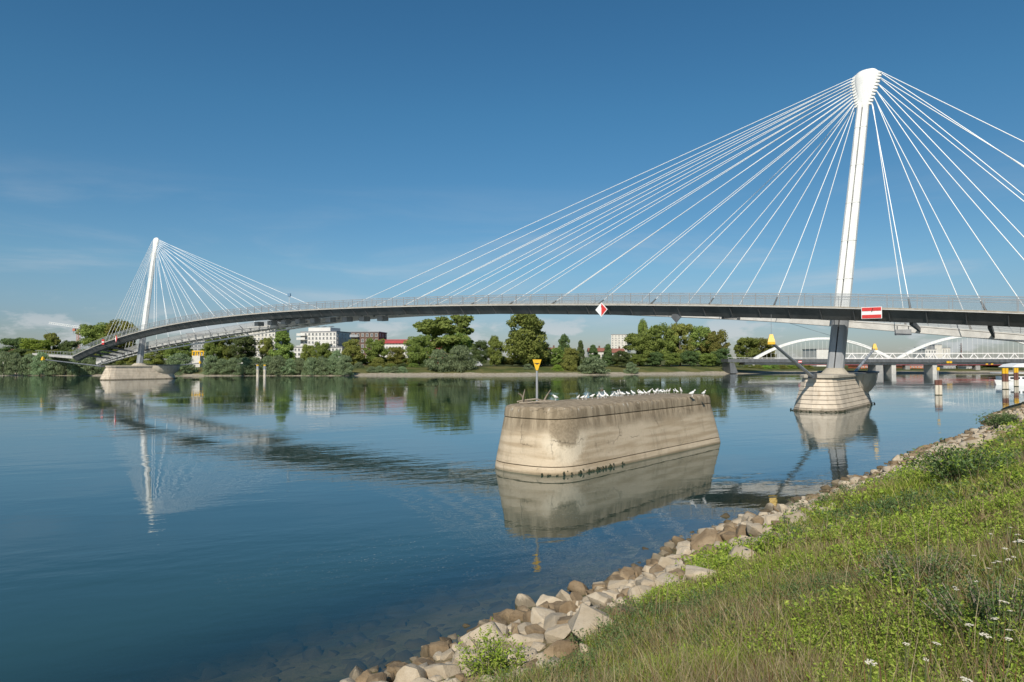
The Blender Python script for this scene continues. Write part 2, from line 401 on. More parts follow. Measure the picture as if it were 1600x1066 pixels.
_kern = np.hanning(41); _kern /= _kern.sum(); _wp = np.concatenate([_wz[0] + (_wz[1] - _wz[0]) * np.arange(-20, 0), _wz, _wz[-1] + (_wz[-1] - _wz[-2]) * np.arange(1, 21)])
_wz = np.convolve(_wp, _kern, 'valid')
def zwalk(q): return float(np.interp(q, _ws, _wz))
S0, S1 = -46., 216.
bridge = empty('footbridge', axis(0, 0, 4), 'curved cable stayed footbridge with two white masts spanning the river', 'footbridge')
def sweep(mb, sec, o, zf, s0, s1, step=3.):
    n = int((s1 - s0) / step) + 1; rings = []
    for i in range(n + 1):
        s = s0 + (s1 - s0) * i / n
        rings.append([axis(s, o + a, zf(s) + b) for a, b in sec])
    mb.loft(rings); return mb
deck = sweep(MB(), [(1.62, -.24), (.55, -1.42), (-.55, -1.42), (-1.62, -.24)], O1, zdeck, S0, S1).build('deck', girder, bridge)
sweep(MB(), [(HW1, .0), (HW1, -.17), (-HW1, -.17), (-HW1, .0)], O1, zdeck, S0, S1).build('deck_slab', fascia, deck)
sweep(MB(), [(HW1 + .05, -.172), (HW1 + .05, -.235), (HW1 - .3, -.235), (HW1 - .3, -.172)], O1, zdeck, S0, S1).build('edge_flange', palefl, deck)
# ribs under the overhang, shared mesh: x = along, y = outward, z = up
rb = MB(); prof_ = [(1.72, -.264), (1.5, -.52), (1.12, -.98), (.72, -1.5), (.5, -1.38), (1.4, -.264)]
rb.loft([[(k, y, z) for y, z in prof_] for k in (-.05, .05)]); rib_me = rb.mesh('rib', dsteel)
ang = math.atan2(AX.y, AX.x)
NNang = math.atan2(NN.y, NN.x)
s = S0 + 2
while s < S1:
    # local y must point along NN; build rotation so x->-AX?, y->NN
    link('rib', rib_me, deck, axis(s, O1, zdeck(s)) - bridge.location, (0, 0, NNang - R(90))); s += 3.4
# railings on both edges of the cycle deck
post = MB(); post.bar((0, 0, 0), (0, 0, 1.34), .06, .10); post_me = post.mesh('post', steel)
for side in (1, -1):
    oo = O1 + side * (HW1 - .06)
    rail = sweep(MB(), [(.04, 1.42), (.04, 1.34), (-.04, 1.34), (-.04, 1.42)], oo, zdeck, S0, S1).build('railing', steel, bridge)
    for hgt in (.98,):
        sweep(MB(), [(.03, hgt + .05), (.03, hgt), (-.03, hgt), (-.03, hgt + .05)], oo, zdeck, S0, S1).build('handrail', steel, rail)
    n = int((S1 - S0) / 3); vs_ = []; fs_ = []
    for i in range(n + 1):
        q = S0 + (S1 - S0) * i / n; z = zdeck(q); vs_ += [axis(q, oo, z + .08), axis(q, oo, z + 1.33)]
    for i in range(n): fs_.append((2 * i, 2 * i + 2, 2 * i + 3, 2 * i + 1))
    MB().add(vs_, fs_).build('mesh_infill', meshm, rail)
    s = S0 + 1
    while s < S1:
        link('post', post_me, rail, axis(s, oo, zdeck(s)) - bridge.location, (0, 0, ang)); s += 2.75
# arched walkway: slab, stringers, cross beams, rail
walk = sweep(MB(), [(1.5, 0), (1.5, -.14), (-1.5, -.14), (-1.5, 0)], O2, zwalk, S0, 219).build('walkway', palefl, bridge)
for a in (1.28, -1.28):
    sweep(MB(), [(a + .16, -.142), (a + .16, -.86), (a - .16, -.86), (a - .16, -.142)], O2, zwalk, S0, 219).build('stringer', palefl, walk)
xb = MB(); xb.bar((0, -1.8, -.5), (0, 1.8, -.5), .3, .4); xb_me = xb.mesh('cross_beam', steel); xs_ = MB().bar((0, -1.1, -.5), (0, 1.1, -.5), .3, .4).mesh('cross_beam', steel)
for i in range(62):
    s = -8 + i * 3.7
    if s < 217: link('cross_beam', xb_me if s > 70 else xs_, walk, axis(s, O2, zwalk(s)) - bridge.location, (0, 0, NNang - R(90)))
wr = sweep(MB(), [(1.46, 1.12), (1.46, 1.06), (1.40, 1.06), (1.40, 1.12)], O2, zwalk, S0, 219).build('walkway_railing', steel, bridge)
for oo in (1.425, -1.425):
    vs_ = []; fs_ = []; n = 88
    for i in range(n + 1):
        q = S0 + (219 - S0) * i / n; z = zwalk(q); vs_ += [axis(q, O2 + oo, z + .05), axis(q, O2 + oo, z + 1.05)]
    for i in range(n): fs_.append((2 * i, 2 * i + 2, 2 * i + 3, 2 * i + 1))
    MB().add(vs_, fs_).build('mesh_infill', wmesh, wr)
tube_ = MB(); n = 30; zl = lambda q: zwalk(q) - 1.0 - .9 * math.sin(math.pi * (q - 90) / 129)
for i in range(n):
    a, b = 90 + 129 * i / n, 90 + 129 * (i + 1) / n; tube_.tube(axis(a, O2 + 1, zl(a)), axis(b, O2 + 1, zl(b)), .2, .2, 8)
lc = tube_.build('lower_chord', palefl, walk, smooth=True)
for i in range(1, 34):
    a = 90 + 129 * i / 34; MB().bar(axis(a, O2 + 1, zl(a)), axis(a + 1.9, O2 + 1.2, zwalk(a + 1.9) - .4), .14, .14).build('strut', palefl, lc)
for hgt in (.18, .42, .66, .88):
    sweep(MB(), [(1.44, hgt + .03), (1.44, hgt), (1.41, hgt), (1.41, hgt + .03)], O2, zwalk, S0, 219, 6).build('rail_wire', steel, wr)
wp = MB(); wp.bar((0, 0, 0), (0, 0, 1.08), .05, .05); wp_me = wp.mesh('post', steel)
s = S0 + 1
while s < 218: link('post', wp_me, wr, axis(s, O2 + 1.43, zwalk(s)) - bridge.location); s += 2.75
# middle platform that joins both decks, with its stepped boxes underneath
pm = MB()
n = 18; rings = []
for i in range(n + 1):
    s = 64 + 56 * i / n; rings.append([axis(s, O1 - HW1 + .04, zdeck(s) - .2), axis(s, O1 - HW1 + .04, zdeck(s) - .45), axis(s, O2 - 1.2, zwalk(s) + .45), axis(s, O2 - 1.2, zwalk(s) + .7)])
pm.loft(rings); pm.build('platform', girder, bridge)
bxm = MB().box((0, 0, -.45), (1.5, 1.5, .9)).mesh('platform_bracket', steel)
for s in np.arange(78, 122, 5.2):
    link('platform_bracket', bxm, bridge, axis(s, O1 - 2.6, zdeck(s) - 1.5) - bridge.location, (0, 0, ang))
# frames joining cycle deck and walkway where they drift apart
for s in (-36, -29, -22, -15.2, -8.4, 12, 193, 198, 203, 208):
    a = axis(s, O1 - .3, zdeck(s) - 1.35); b = axis(s, O2 + 1.2, zwalk(s) - .5)
    MB().bar(a, b, .34, .62, w2=.22, h2=.4).build('cross_frame', dsteel, bridge)

LEAN = 4.3
def make_mast(base, zb, ztop, zsplit, hand):
    top = Vector((base.x + LEAN, base.y, ztop)); b0 = Vector((base.x, base.y, zb))
    def pt(z): return b0.lerp(top, (z - zb) / (ztop - zb))
    # blade pair, slit between them, across = AX direction
    def blade(side, z0, z1, w0, w1, mat, name, parent):
        rings = []
        for k in range(9):
            z = z0 + (z1 - z0) * k / 8; f = k / 8; wd = w0 + (w1 - w0) * f; c = pt(z); th = wd * .72
            ring = []
            x0, x1 = (.07, wd * .5) if side > 0 else (-wd * .5, -.07)
            cut = wd * .14
            pl = [(x0, -th * .5), (x1 - (cut if side > 0 else 0), -th * .5), (x1, -th * .5 + cut), (x1, th * .5 - cut), (x1 - (cut if side > 0 else 0), th * .5), (x0, th * .5)] if side > 0 else \
                 [(x0, -th * .5 + cut), (x0 + cut, -th * .5), (x1, -th * .5), (x1, th * .5), (x0 + cut, th * .5), (x0, th * .5 - cut)]
            for a, b in pl: ring.append(c - AX * a + NN * -b)
            rings.append(ring)
        return MB().loft(rings).build(name, mat, parent)
    mast = blade(-1, zsplit, ztop - 4.2, 1.72, 1.22, white, 'mast', bridge)
    blade(1, zsplit, ztop - 4.2, 1.72, 1.22, white, 'mast_blade', mast)
    g1 = MB().bar(pt(zsplit), pt(ztop - 4.2), .16, .5, up=tuple(AX)); g1.build('web_plate', steel, mast)
    for zz_ in np.linspace(zsplit + 4, ztop - 7, 5):
        f_ = (zz_ - zsplit) / (ztop - 4.2 - zsplit); hw_ = (1.72 - .5 * f_) * .5 + .012; c_ = pt(zz_)
        ring_ = lambda z_: [pt(z_) + AX * a_ + NN * b_ for a_, b_ in ((-hw_, -hw_ * .5), (-hw_ * .72, -hw_ * .735), (hw_ * .72, -hw_ * .735), (hw_, -hw_ * .5), (hw_, hw_ * .5), (hw_ * .72, hw_ * .735), (-hw_ * .72, hw_ * .735), (-hw_, hw_ * .5))]
        MB().loft([ring_(zz_ - .03), ring_(zz_ + .03)]).build('weld_seam', palefl, mast)
    # steel leg below the deck
    blade(-1, zb, zsplit, 1.75, 1.72, steel, 'mast_leg', mast); blade(1, zb, zsplit, 1.75, 1.72, steel, 'mast_leg', mast)
    MB().bar(pt(zb), pt(zsplit), .16, .6, up=tuple(AX)).build('web_plate', dsteel, mast)
    # head: flattened bulb, wide in the bridge direction, saw-toothed anchor plates
    hw = [(0, .56), (.12, .64), (.3, .82), (.5, 1.04), (.66, 1.2), (.78, 1.3), (.86, 1.27), (.92, 1.14), (.96, .94), (.985, .68), (1.0, .3)]
    rings = []
    for f, wd in hw:
        c = pt(ztop - 4.6 + 4.6 * f); ring = []
        for k in range(14):
            a = 2 * math.pi * k / 14
            ca, sa = math.cos(a), math.sin(a)
            ring.append(c + AX * wd * math.copysign(abs(ca) ** .85, ca) + NN * wd * .42 * math.copysign(abs(sa) ** .8, sa))
        rings.append(ring)
    head = MB().loft(rings).build('mast_head', white, mast, smooth=True)
    lug = {}
    for sg in (1, -1):
        for k in range(11):
            f = .88 - k * .078; wd = np.interp(f, [a for a, b in hw], [b for a, b in hw])
            wd = max(wd, 1.1 - k * .03) if k == 0 else wd
            c = pt(ztop - 4.6 + 4.6 * f) + AX * sg * (wd - .1)
            lug[(sg, k)] = c + AX * sg * .42 + Vector((0, 0, -.22))
            lb = MB(); lb.bar(c - AX * sg * .2 + Vector((0, 0, .02)), lug[(sg, k)], .5, .34, w2=.3, h2=.16)
            lb.build('anchor_lug', white, head)
    return lug
zt = 40.0
lug1 = make_mast(Vector((P1.x, P1.y, 0)), 4.0, zt, 11.0, 1)
lug2 = make_mast(Vector((P2.x, P2.y, 0)), 4.0, zt + .3, 12.2, -1)
def cable(top, bot, off):
    t = Vector(top) + NN * off
    c = MB().tube(t, bot, .043, .043, 8).build('cable', cablem, bridge, smooth=True)
    d = (t - Vector(bot)).normalized()
    MB().tube(Vector(bot), Vector(bot) + d * 1.25, .12, .09, 6).build('cable_socket', socket, c)
for k in range(11):
    kk = 10 - k                                       # longest cable from the highest lug
    for which, (lug, sgn, base) in enumerate(((lug1, 1, 0.), (lug2, -1, SPAN))):
        s = base + sgn * (6.2 + 8.2 * kk)
        cable(lug[(sgn, k)], axis(s, O1 - HW1 + .25, zdeck(s)), .3)
        s2 = base + sgn * (5.2 + 7.5 * kk)
        cable(lug[(sgn, k)], axis(s2, O2 + HW2 - .2, zwalk(s2)), -.3)
for k in range(6):
    kk = 5 - k; lk = k * 2
    s = -8.2 - 6.7 * kk; cable(lug1[(-1, lk)], axis(s, O1 - HW1 + .25, zdeck(s)), .3)
    s = -7.0 - 6.2 * kk; cable(lug1[(-1, lk)], axis(s, O2 + HW2 - .2, zwalk(s)), -.3)
    s = SPAN + 4. + 3.1 * kk; cable(lug2[(1, lk)], axis(s, O1 - HW1 + .25, zdeck(s)), .3)
    s = SPAN + 3. + 2.6 * kk; cable(lug2[(1, lk)], axis(s, O2 + HW2 - .2, zwalk(s)), -.3)
# small camera box on a pole on the far half of the deck
q = at(450, 485, 0.1 + axis(108, O1).y); sC = hit_plane(450, 485, O1 + HW1)[0]
lp = empty('deck_lantern', axis(sC, O1 + 1.5, zdeck(sC)), 'thin pole with small blue box standing on the bridge deck', 'lantern')
MB().tube(lp.location, lp.location + Vector((0, 0, 3)), .05, .04, 6).build('pole', palefl, lp)
MB().box(lp.location + Vector((0, 0, 3.2)), (.55, .55, .6)).build('lamp_box', bblue, lp)

# ------------------------------------------------------------------ stone piers of the footbridge
def pier_outline(c, L_, W, nose, z, extra=0.):
    pts = []; hl, hw = L_ / 2, W / 2
    n = 7
    for sgn in (1, -1):
        for i in range(n):
            a = -math.pi / 2 + math.pi * i / (n - 1)
            x = hl - nose + nose * math.cos(a); y = hw * math.copysign(abs(math.sin(a)) ** .85, math.sin(a))
            pts.append(c + U * (x * sgn) + AX * (y * sgn) + Vector((0, 0, z)))
    return pts
def stone_pier(c, label):
    root = empty('stone_pier', (c.x, c.y, 0), label, 'bridge pier', 'stone piers under the footbridge masts')
    zs = np.linspace(-.6, 3.55, 10)
    core = MB().loft([pier_outline(c, 20.4, 5.2, 2.6, -.7), pier_outline(c, 17.2, 3.2, 1.8, 3.5)]).build('core', corbelm, root)
    for i in range(9):
        z0, z1 = zs[i] + .032, zs[i + 1] - .032; r = []
        for z in (z0, z1):
            f = (z + .6) / 4.15
            r.append(pier_outline(c, 20.6 - 3.2 * f, 5.4 - 2.0 * f, 2.7 - .8 * f, z))
        MB().loft(r).build('stone_course', pierm, root)
    MB().loft([pier_outline(c, 18.0, 3.9, 2.0, 3.57), pier_outline(c, 18.0, 3.9, 2.0, 3.82), pier_outline(c, 17.6, 3.6, 2.0, 3.9)]).build('capping', corbelm, root)
    # concrete bowl corbelled out at the upstream end
    rr = []
    for z, k in ((1.1, .55), (1.7, .78), (2.4, .93), (3.1, 1.0), (3.86, 1.03)):
        ring = []
        for i in range(20):
            a = 2 * math.pi * i / 20
            ring.append(c + U * (6.6 + 4.6 * k * math.cos(a)) + AX * (3.15 * k * math.sin(a)) + Vector((0, 0, z)))
        rr.append(ring)
    MB().loft(rr).build('corbel', corbelm, root, smooth=True)
    tb = MB()
    pts = [c + U * (6.6 + 4.75 * math.cos(a)) + AX * (3.3 * math.sin(a)) + Vector((0, 0, 4.0)) for a in np.linspace(-2.2, 2.2, 16)]
    for i in range(15): tb.tube(pts[i], pts[i + 1], .13, .13, 6)
    tb.build('bumper_tube', dsteel, root)
    ped = MB().loft([[c + U * (2.3 * math.cos(a)) + AX * (1.5 * math.sin(a)) + Vector((0, 0, 3.88)) for a in np.linspace(0, 2 * math.pi, 13)[:-1]],
                     [c + U * (1.25 * math.cos(a)) + AX * (.95 * math.sin(a)) + Vector((0, 0, 4.55)) for a in np.linspace(0, 2 * math.pi, 13)[:-1]]])
    ped.build('mast_footing', corbelm, root, smooth=True)
    al = MB()
    for i in range(150):
        a = rng.uniform(-math.pi, math.pi); o = pier_outline(c, 20.75, 5.55, 2.7, 0)
        k = rng.integers(0, 14); p = o[k].lerp(o[(k + 1) % 14], rng.uniform()); r = rng.uniform(.02, .07)
        al.box(p + Vector((0, 0, rng.uniform(-.02, .16))), (r * 2.4, r * 2, r * 1.4), a)
    tag(al.build('algae_fringe', algae, root), kind='stuff')
    return root
stone_pier(P1, 'pale coursed stone pier with concrete corbel under the near white mast')
stone_pier(P2, 'low wide stone pier under the far white mast by the left bank')
def boom(c, sgn, label, rise=3.4, ln=13.5):
    b = c + U * sgn * 9.6 + Vector((0, 0, 3.7)); t = b + U * sgn * ln + Vector((0, 0, rise))
    root = empty('marker_boom', b, label, 'marker boom', 'yellow tipped booms on the bridge piers')
    MB().tube(b, t, .19, .13, 8).build('arm', steel, root, smooth=True)
    MB().box(b + Vector((0, 0, .08)), (.9, .7, .5), math.atan2(U.y, U.x)).build('hinge_block', dsteel, root)
    k = MB()
    for z0, z1, r0, r1 in ((-.2, .02, .46, .45), (.02, .72, .45, .2)):
        k.loft([[t + Vector((r0 * math.cos(a), r0 * math.sin(a), z0)) for a in np.arange(4) * math.pi / 2 + .5], [t + Vector((r1 * math.cos(a), r1 * math.sin(a), z1)) for a in np.arange(4) * math.pi / 2 + .5]])
    k.build('radar_cap', yellow, root)
    s = 0 if c == P1 else SPAN
    up = axis(s + 6, O1 if sgn < 0 else O2, (zdeck if sgn < 0 else zwalk)(s + 6) - .9)
    MB().tube(t, up, .022, .022, 5).build('stay_wire', steel, root)
boom(P1, -1, 'grey boom with yellow cap leaning left off the near stone pier')
boom(P1, 1, 'small yellow capped boom behind and right of the near stone pier')
boom(P2, -1, 'grey boom leaning left off the far stone pier', 1.9, 14)
boom(P2, 1, 'grey boom reaching right off the far stone pier', .8, 8)

# ------------------------------------------------------------------ navigation signs on the bridge
def sign_frame(px, py, o=O1 + HW1 + .16):
    r = ray(px, py); c0 = Vector((0, 0, EYE)); k = (axis(0, o) - c0).dot(NN) / r.dot(NN)
    return c0 + r * k
def panel(c, pts, th, o=0.):
    """polygon in the bridge-side plane; pts (along, up) metres, thickness th; along positive = to the right in the picture"""
    return MB().loft([[c - AX * a + Vector((0, 0, b)) + NN * (o + k) for a, b in pts] for k in (0, th)])
def rect(x0, z0, x1, z1): return [(x0, z0), (x1, z0), (x1, z1), (x0, z1)]
c = sign_frame(940, 484)
r_ = empty('channel_sign', c, 'red and white diamond navigation sign on the bridge edge', 'sign')
panel(c, [(0, -.98), (.95, 0), (0, .98), (-.95, 0)], .05).build('board', signw, r_)
panel(c, [(.0, -.84), (.82, 0), (0, .84)], .03, .052).build('red_half', red, r_)
panel(c, rect(-.06, .3, .0, .55), .02, .052).build('catch', black, r_)
c = sign_frame(1362, 489)
r_ = empty('no_passage_sign', c, 'large red white red rectangular sign below the near mast', 'sign')
panel(c, rect(-.98, -.62, .98, .62), .06).build('board', signw, r_)
panel(c, rect(-.92, .2, .92, .57), .03, .062).build('red_band', red, r_)
panel(c, rect(-.92, -.57, .92, -.2), .03, .062).build('red_band', red, r_)
panel(c, [(-.02, .1), (.05, .1), (.16, .5), (.1, .5)], .02, .094).build('hook', black, r_)
c = sign_frame(1057, 497.5, O1 + .6)
r_ = empty('hanging_marker', c, 'dark half diamond marker hanging under the bridge deck', 'marker')
panel(c, [(0, -.6), (.7, .15), (.55, .55), (-.55, .55), (-.7, .15)], .12).build('board', dsteel, r_)
c = sign_frame(1411, 519.5, O2 + 1.4)
r_ = empty('sign_back', c, 'grey back of a sign hanging below the arched walkway', 'sign')
panel(c, rect(-.85, -.33, .85, .33), .08).build('board', steel, r_)
panel(c, rect(-.62, .33, -.52, .75), .06).build('bracket', dsteel, r_); panel(c, rect(.52, .33, .62, .75), .06).build('bracket', dsteel, r_)
c = sign_frame(161, 534.5)
r_ = empty('no_passage_sign', c, 'tiny red and white square sign on the far left deck', 'sign')
panel(c, rect(-.75, -.75, .75, .75), .06).build('board', red, r_); panel(c, rect(-.7, -.18, .7, .18), .03, .062).build('white_band', signw, r_)
c = sign_frame(181.5, 529.5)
r_ = empty('channel_sign', c, 'tiny red and white diamond sign left of the far mast', 'sign')
panel(c, [(0, -1.05), (.75, 0), (0, 1.05), (-.75, 0)], .05).build('board', red, r_); panel(c, [(0, -.85), (0, .85), (-.6, 0)], .03, .052).build('white_half', signw, r_)

# approach on the far bank: abutment and ramp
e0 = axis(216, O1, zdeck(216)); rp = []
e1 = at(58, 552, 264)
ab = empty('abutment', axis(217, O1, 2), 'concrete abutment where the deck meets the left bank', 'abutment')
AP = e0.lerp(e1, .78); ab.location = (AP.x, AP.y, 1); MB().bar((AP.x, AP.y, .5), (AP.x, AP.y, AP.z - .72), 1.2, 2.2).build('pillar', conc, ab)
rm = empty('approach_ramp', Vector((e1.x, e1.y, 3)), 'low grey ramp running left from the end of the bridge', 'ramp')
MB().bar(e0 - Vector((0, 0, .35)), e1 - Vector((0, 0, .35)), 3.2, .7).build('slab', conc, rm)
rl = MB().bar(e0 + Vector((0, -1.2, 1.2)), e1 + Vector((0, -1.2, 1.1)), .1, .1).build('handrail', steel, rm)
for i in range(14):
    p = e0.lerp(e1, (i + .5) / 14) + Vector((0, -1.2, 0)); MB().bar(p, p + Vector((0, 0, 1.1)), .07, .07).build('post', steel, rl)

# ------------------------------------------------------------------ old concrete pier in the foreground
A0 = onz(904, 741.5); B0 = onz(1130, 691.3)
e = (B0 - A0).normalized(); wv = Vector((-e.y, e.x, 0)); PL = (B0 - A0).length
def old_outline(z, ins, zz=None):
    W, hn = 5.1, 2.55; pts = []
    x1, nose = PL - ins, 2.55
    def add(a, b): pts.append(A0 + e * a + wv * b + Vector((0, 0, z)))
    cr = .5
    # near side, far end with small rounded corners
    for k in np.linspace(0, 1, 12): add(1.0 + (x1 - cr - 1.0) * k, ins)
    for a in np.linspace(-math.pi / 2, 0, 4)[1:]: add(x1 - cr + cr * math.cos(a), ins + cr + cr * math.sin(a))
    for a in np.linspace(0, math.pi / 2, 4): add(x1 - cr + cr * math.cos(a), W - ins - cr + cr * math.sin(a))
    for k in np.linspace(1, 0, 12)[1:]: add(1.0 + (x1 - cr - 1.0) * k, W - ins)
    hw = hn - ins; nl = nose - ins * .9
    for a in np.linspace(math.pi / 2, 3 * math.pi / 2, 18)[1:-1]:
        ca, sa = math.cos(a), math.sin(a)
        add(1.0 - nl * abs(ca) ** .75, hn + hw * math.copysign(abs(sa) ** .72, sa))
    return pts
m = newmat('old_pier_concrete'); g = N('ShaderNodeNewGeometry').outputs['Position']; s = N('ShaderNodeSeparateXYZ'); L(g, s.inputs[0]); z = s.outputs[2]
n1 = noise(g, .9, 7, .6); n2 = noise(scaled(g, (1, 1, .08)), 3.2, 6, .65); n3 = noise(g, 9., 6, .65); n4 = noise(scaled(g, (.25, .25, 3.2)), 1.0, 5, .55)
lo = mixc(sstep(n4, .38, .66), (.54, .44, .315), (.40, .31, .205))          # tide lines
hi = mixc(sstep(n2, .38, .66), (.205, .16, .105), (.36, .29, .20))           # runs below the cap
zz = math_('ADD', z, math_('MULTIPLY', math_('SUBTRACT', n1, .5), .55))
zz = math_('ADD', zz, math_('MULTIPLY', math_('SUBTRACT', n2, .5), .5))
cc = mixc(sstep(zz, 1.75, 2.3), lo, hi)
STP = at(884, 683, 33.2)
dv = N('ShaderNodeVectorMath', operation='SUBTRACT'); L(g, dv.inputs[0]); dv.inputs[1].default_value = (STP.x, STP.y, 2.05)
dsn = N('ShaderNodeVectorMath', operation='MULTIPLY'); L(dv.outputs[0], dsn.inputs[0]); dsn.inputs[1].default_value = (1.0, .6, .8)
ln = N('ShaderNodeVectorMath', operation='LENGTH'); L(dsn.outputs[0], ln.inputs[0])
rr_ = math_('ADD', ln.outputs['Value'], math_('ADD', math_('MULTIPLY', math_('SUBTRACT', n3, .5), .3), math_('MULTIPLY', math_('SUBTRACT', n1, .5), 1.1)))
cc = mixc(math_('MULTIPLY', math_('SUBTRACT', 1., sstep(rr_, .95, 1.35)), math_('SUBTRACT', 1., sstep(z, 1.5, 2.2))), cc, (.60, .51, .38))   # pale lime halo
stain = mixc(sstep(n3, .4, .62), (.21, .165, .108), (.29, .23, .155))
cc = mixc(math_('MULTIPLY', math_('SUBTRACT', 1., sstep(rr_, .62, .88)), .85), cc, stain)
cc = mixc(math_('MULTIPLY', sstep(n3, .55, .75), .35), cc, (.22, .18, .13))
cc = mixc(math_('MULTIPLY', math_('SUBTRACT', 1., sstep(math_('ADD', z, math_('MULTIPLY', n3, .12)), .1, .22)), .7), cc, (.13, .105, .06))
n5 = noise(g, 26., 5, .7); n6 = noise(scaled(g, (1, 1, .3)), 1.6, 9, .7)
cc = mixc(math_('MULTIPLY', sstep(n6, .5, .72), .38), cc, (.19, .15, .10))
cc = mixc(math_('MULTIPLY', sstep(n5, .6, .8), .4), cc, (.13, .105, .07))
crk = N('ShaderNodeTexVoronoi', feature='DISTANCE_TO_EDGE'); crk.inputs['Scale'].default_value = .55
wr_ = N('ShaderNodeVectorMath', operation='ADD'); L(g, wr_.inputs[0]); L(comb(math_('MULTIPLY', n3, .5), math_('MULTIPLY', n1, .9), math_('MULTIPLY', n3, .4)), wr_.inputs[1]); L(wr_.outputs[0], crk.inputs['Vector'])
ck = math_('MULTIPLY', math_('SUBTRACT', 1., sstep(crk.outputs[0], .0, .012)), sstep(n1, .46, .6))
cc = mixc(math_('MULTIPLY', ck, .25), cc, (.07, .055, .035))
dr = math_('MULTIPLY', sstep(noise(scaled(g, (1, 1, .25)), 5., 5, .7), .58, .66), sstep(z, 2.85, 3.1))
cc = mixc(math_('MULTIPLY', dr, .55), cc, (.62, .60, .54))
hgt_ = math_('ADD', math_('ADD', n3, math_('MULTIPLY', n5, .5)), math_('MULTIPLY', ck, -1.))
finish(bsdf(cc, .9, 0, bump(hgt_, .8, .04), .25)); oldm = m
op = empty('old_bridge_pier', A0 + e * 8 + wv * 2.45, 'long weathered concrete pier standing in the river in the foreground', 'pier')
def tiers(zs_): return MB().loft([old_outline(z, i) for z, i in zs_])
tiers([(-.8, -.1), (.33, .05), (.36, .065)]).build('plinth', oldm, op, smooth=True)
tiers([(.395, .085), (.41, .06), (1.2, .21), (2.0, .36), (2.58, .465), (2.60, .49)]).build('shaft', oldm, op, smooth=True)
tiers([(2.63, .49), (2.65, .455), (3.02, .5), (3.14, .57), (3.2, .74)]).build('cap', oldm, op, smooth=True)
al = MB()
for i in range(90):
    k = rng.normal(.3, 1.3); b = rng.uniform(-.02, .24) * rng.uniform()
    a = .4 + k; o = old_outline(0, 0.03)
    q = A0 + e * max(a, .6) + wv * -.02 if a > .6 else min(o, key=lambda p: (p - (A0 + e * a + wv * (1 - a) * .35)).length)
    r = rng.uniform(.02, .06); q = q + e * rng.uniform(-.25, .25); al.tube(q + Vector((0, 0, b - r)), q + Vector((rng.uniform(-.03, .03), 0, b + r * .8)), r * rng.uniform(.8, 1.6), r * .5, 6)
tag(al.build('algae_clumps', algae, op), kind='stuff')
TOPZ = 3.2
# yellow triangle marker on the pier nose
q = onz(839, 630, TOPZ); mk = empty('yellow_marker', q, 'yellow downward triangle marker on a grey post atop the old pier', 'marker')
mk.location = q
MB().tube(q, q + Vector((0, 0, 1.75)), .065, .06, 10).build('pole', steel, mk, smooth=True)
MB().tube(q, q + Vector((0, 0, .05)), .16, .16, 10).build('foot_plate', steel, mk)
tb = q + Vector((0, -.09, 0))
MB().loft([[tb + Vector((a, y, b)) for a, b in ((-.24, 2.32), (.24, 2.32), (.05, 1.74), (-.05, 1.74))] for y in (0, .04)]).build('board', yellow, mk)
MB().loft([[tb + Vector((a, y, b)) for a, b in ((-.16, 2.13), (.16, 2.13), (.06, 2.08), (0, 2.04), (-.06, 2.08))] for y in (-.012, -.002)]).build('dark_symbol', black, mk)
# driftwood caught round the marker
dw = empty('driftwood', onz(838, 631, TOPZ), 'tangle of grey driftwood branches around the marker post', 'driftwood')
for i, (x0, x1, h0, h1, dy) in enumerate(((-.9, .9, .05, .12, -.3), (-.8, .2, .12, .04, .2), (-.2, 1.0, .05, .16, .25), (-.75, -.6, .0, .75, .1), (-.7, -.95, .3, .55, .1), (.4, .75, .1, .72, .35), (-.5, .5, .2, .14, -.1), (-1.0, -.2, .08, .2, .3))):
    a = dw.location + Vector((x0, dy, h0)); b = dw.location + Vector((x1, dy + random.uniform(-.3, .3), h1)); mid = a.lerp(b, .5) + Vector((0, 0, random.uniform(.02, .1)))
    MB().tube(a, mid, .05, .04, 6).tube(mid, b, .04, .018, 6).build('branch', timber, dw)

# gulls: one continuous lofted body, white with grey back
m = newmat('gull_plumage'); tcx = N('ShaderNodeTexCoord').outputs['Object']; s = N('ShaderNodeSeparateXYZ'); L(tcx, s.inputs[0])
f = math_('MULTIPLY', sstep(s.outputs[2], .205, .235), math_('MULTIPLY', sstep(s.outputs[0], -.22, -.16), math_('SUBTRACT', 1., sstep(s.outputs[0], .0, .05))))
cc = mixc(f, (.84, .83, .80), (.42, .44, .47)); cc = mixc(math_('SUBTRACT', 1., sstep(s.outputs[0], -.19, -.16)), cc, (.05, .05, .05)); cc = mixc(sstep(s.outputs[0], .185, .19), cc, (.5, .12, .03))
finish(bsdf(cc, .7)); gullm = m
def gull_mesh(head_up, lean):
    g = MB(); spine = [(-.2, .165, .006, .01), (-.15, .175, .03, .024), (-.08, .185, .065, .065), (0, .195, .08, .088), (.07, .215, .07, .08), (.105, .245 + head_up * .5, .045, .05), (.12, .285 + head_up, .042, .045), (.15, .30 + head_up, .04, .038), (.178, .297 + head_up, .014, .014), (.205, .29 + head_up, .004, .004)]
    rings = []
    for i, (x, zc, wy, hz_) in enumerate(spine):
        rings.append([(x, wy * math.cos(a), zc + hz_ * math.sin(a) + lean * x) for a in np.linspace(0, 2 * math.pi, 11)[:-1]])
    g.loft(rings)
    for sy_ in (-1, 1): g.tube((.0, .025 * sy_, 0), (.0, .03 * sy_, .14), .008, .008, 5)
    return g.mesh('gull', gullm, smooth=True)
gm = [gull_mesh(.02, .12), gull_mesh(.05, .35), gull_mesh(-.02, .05)]
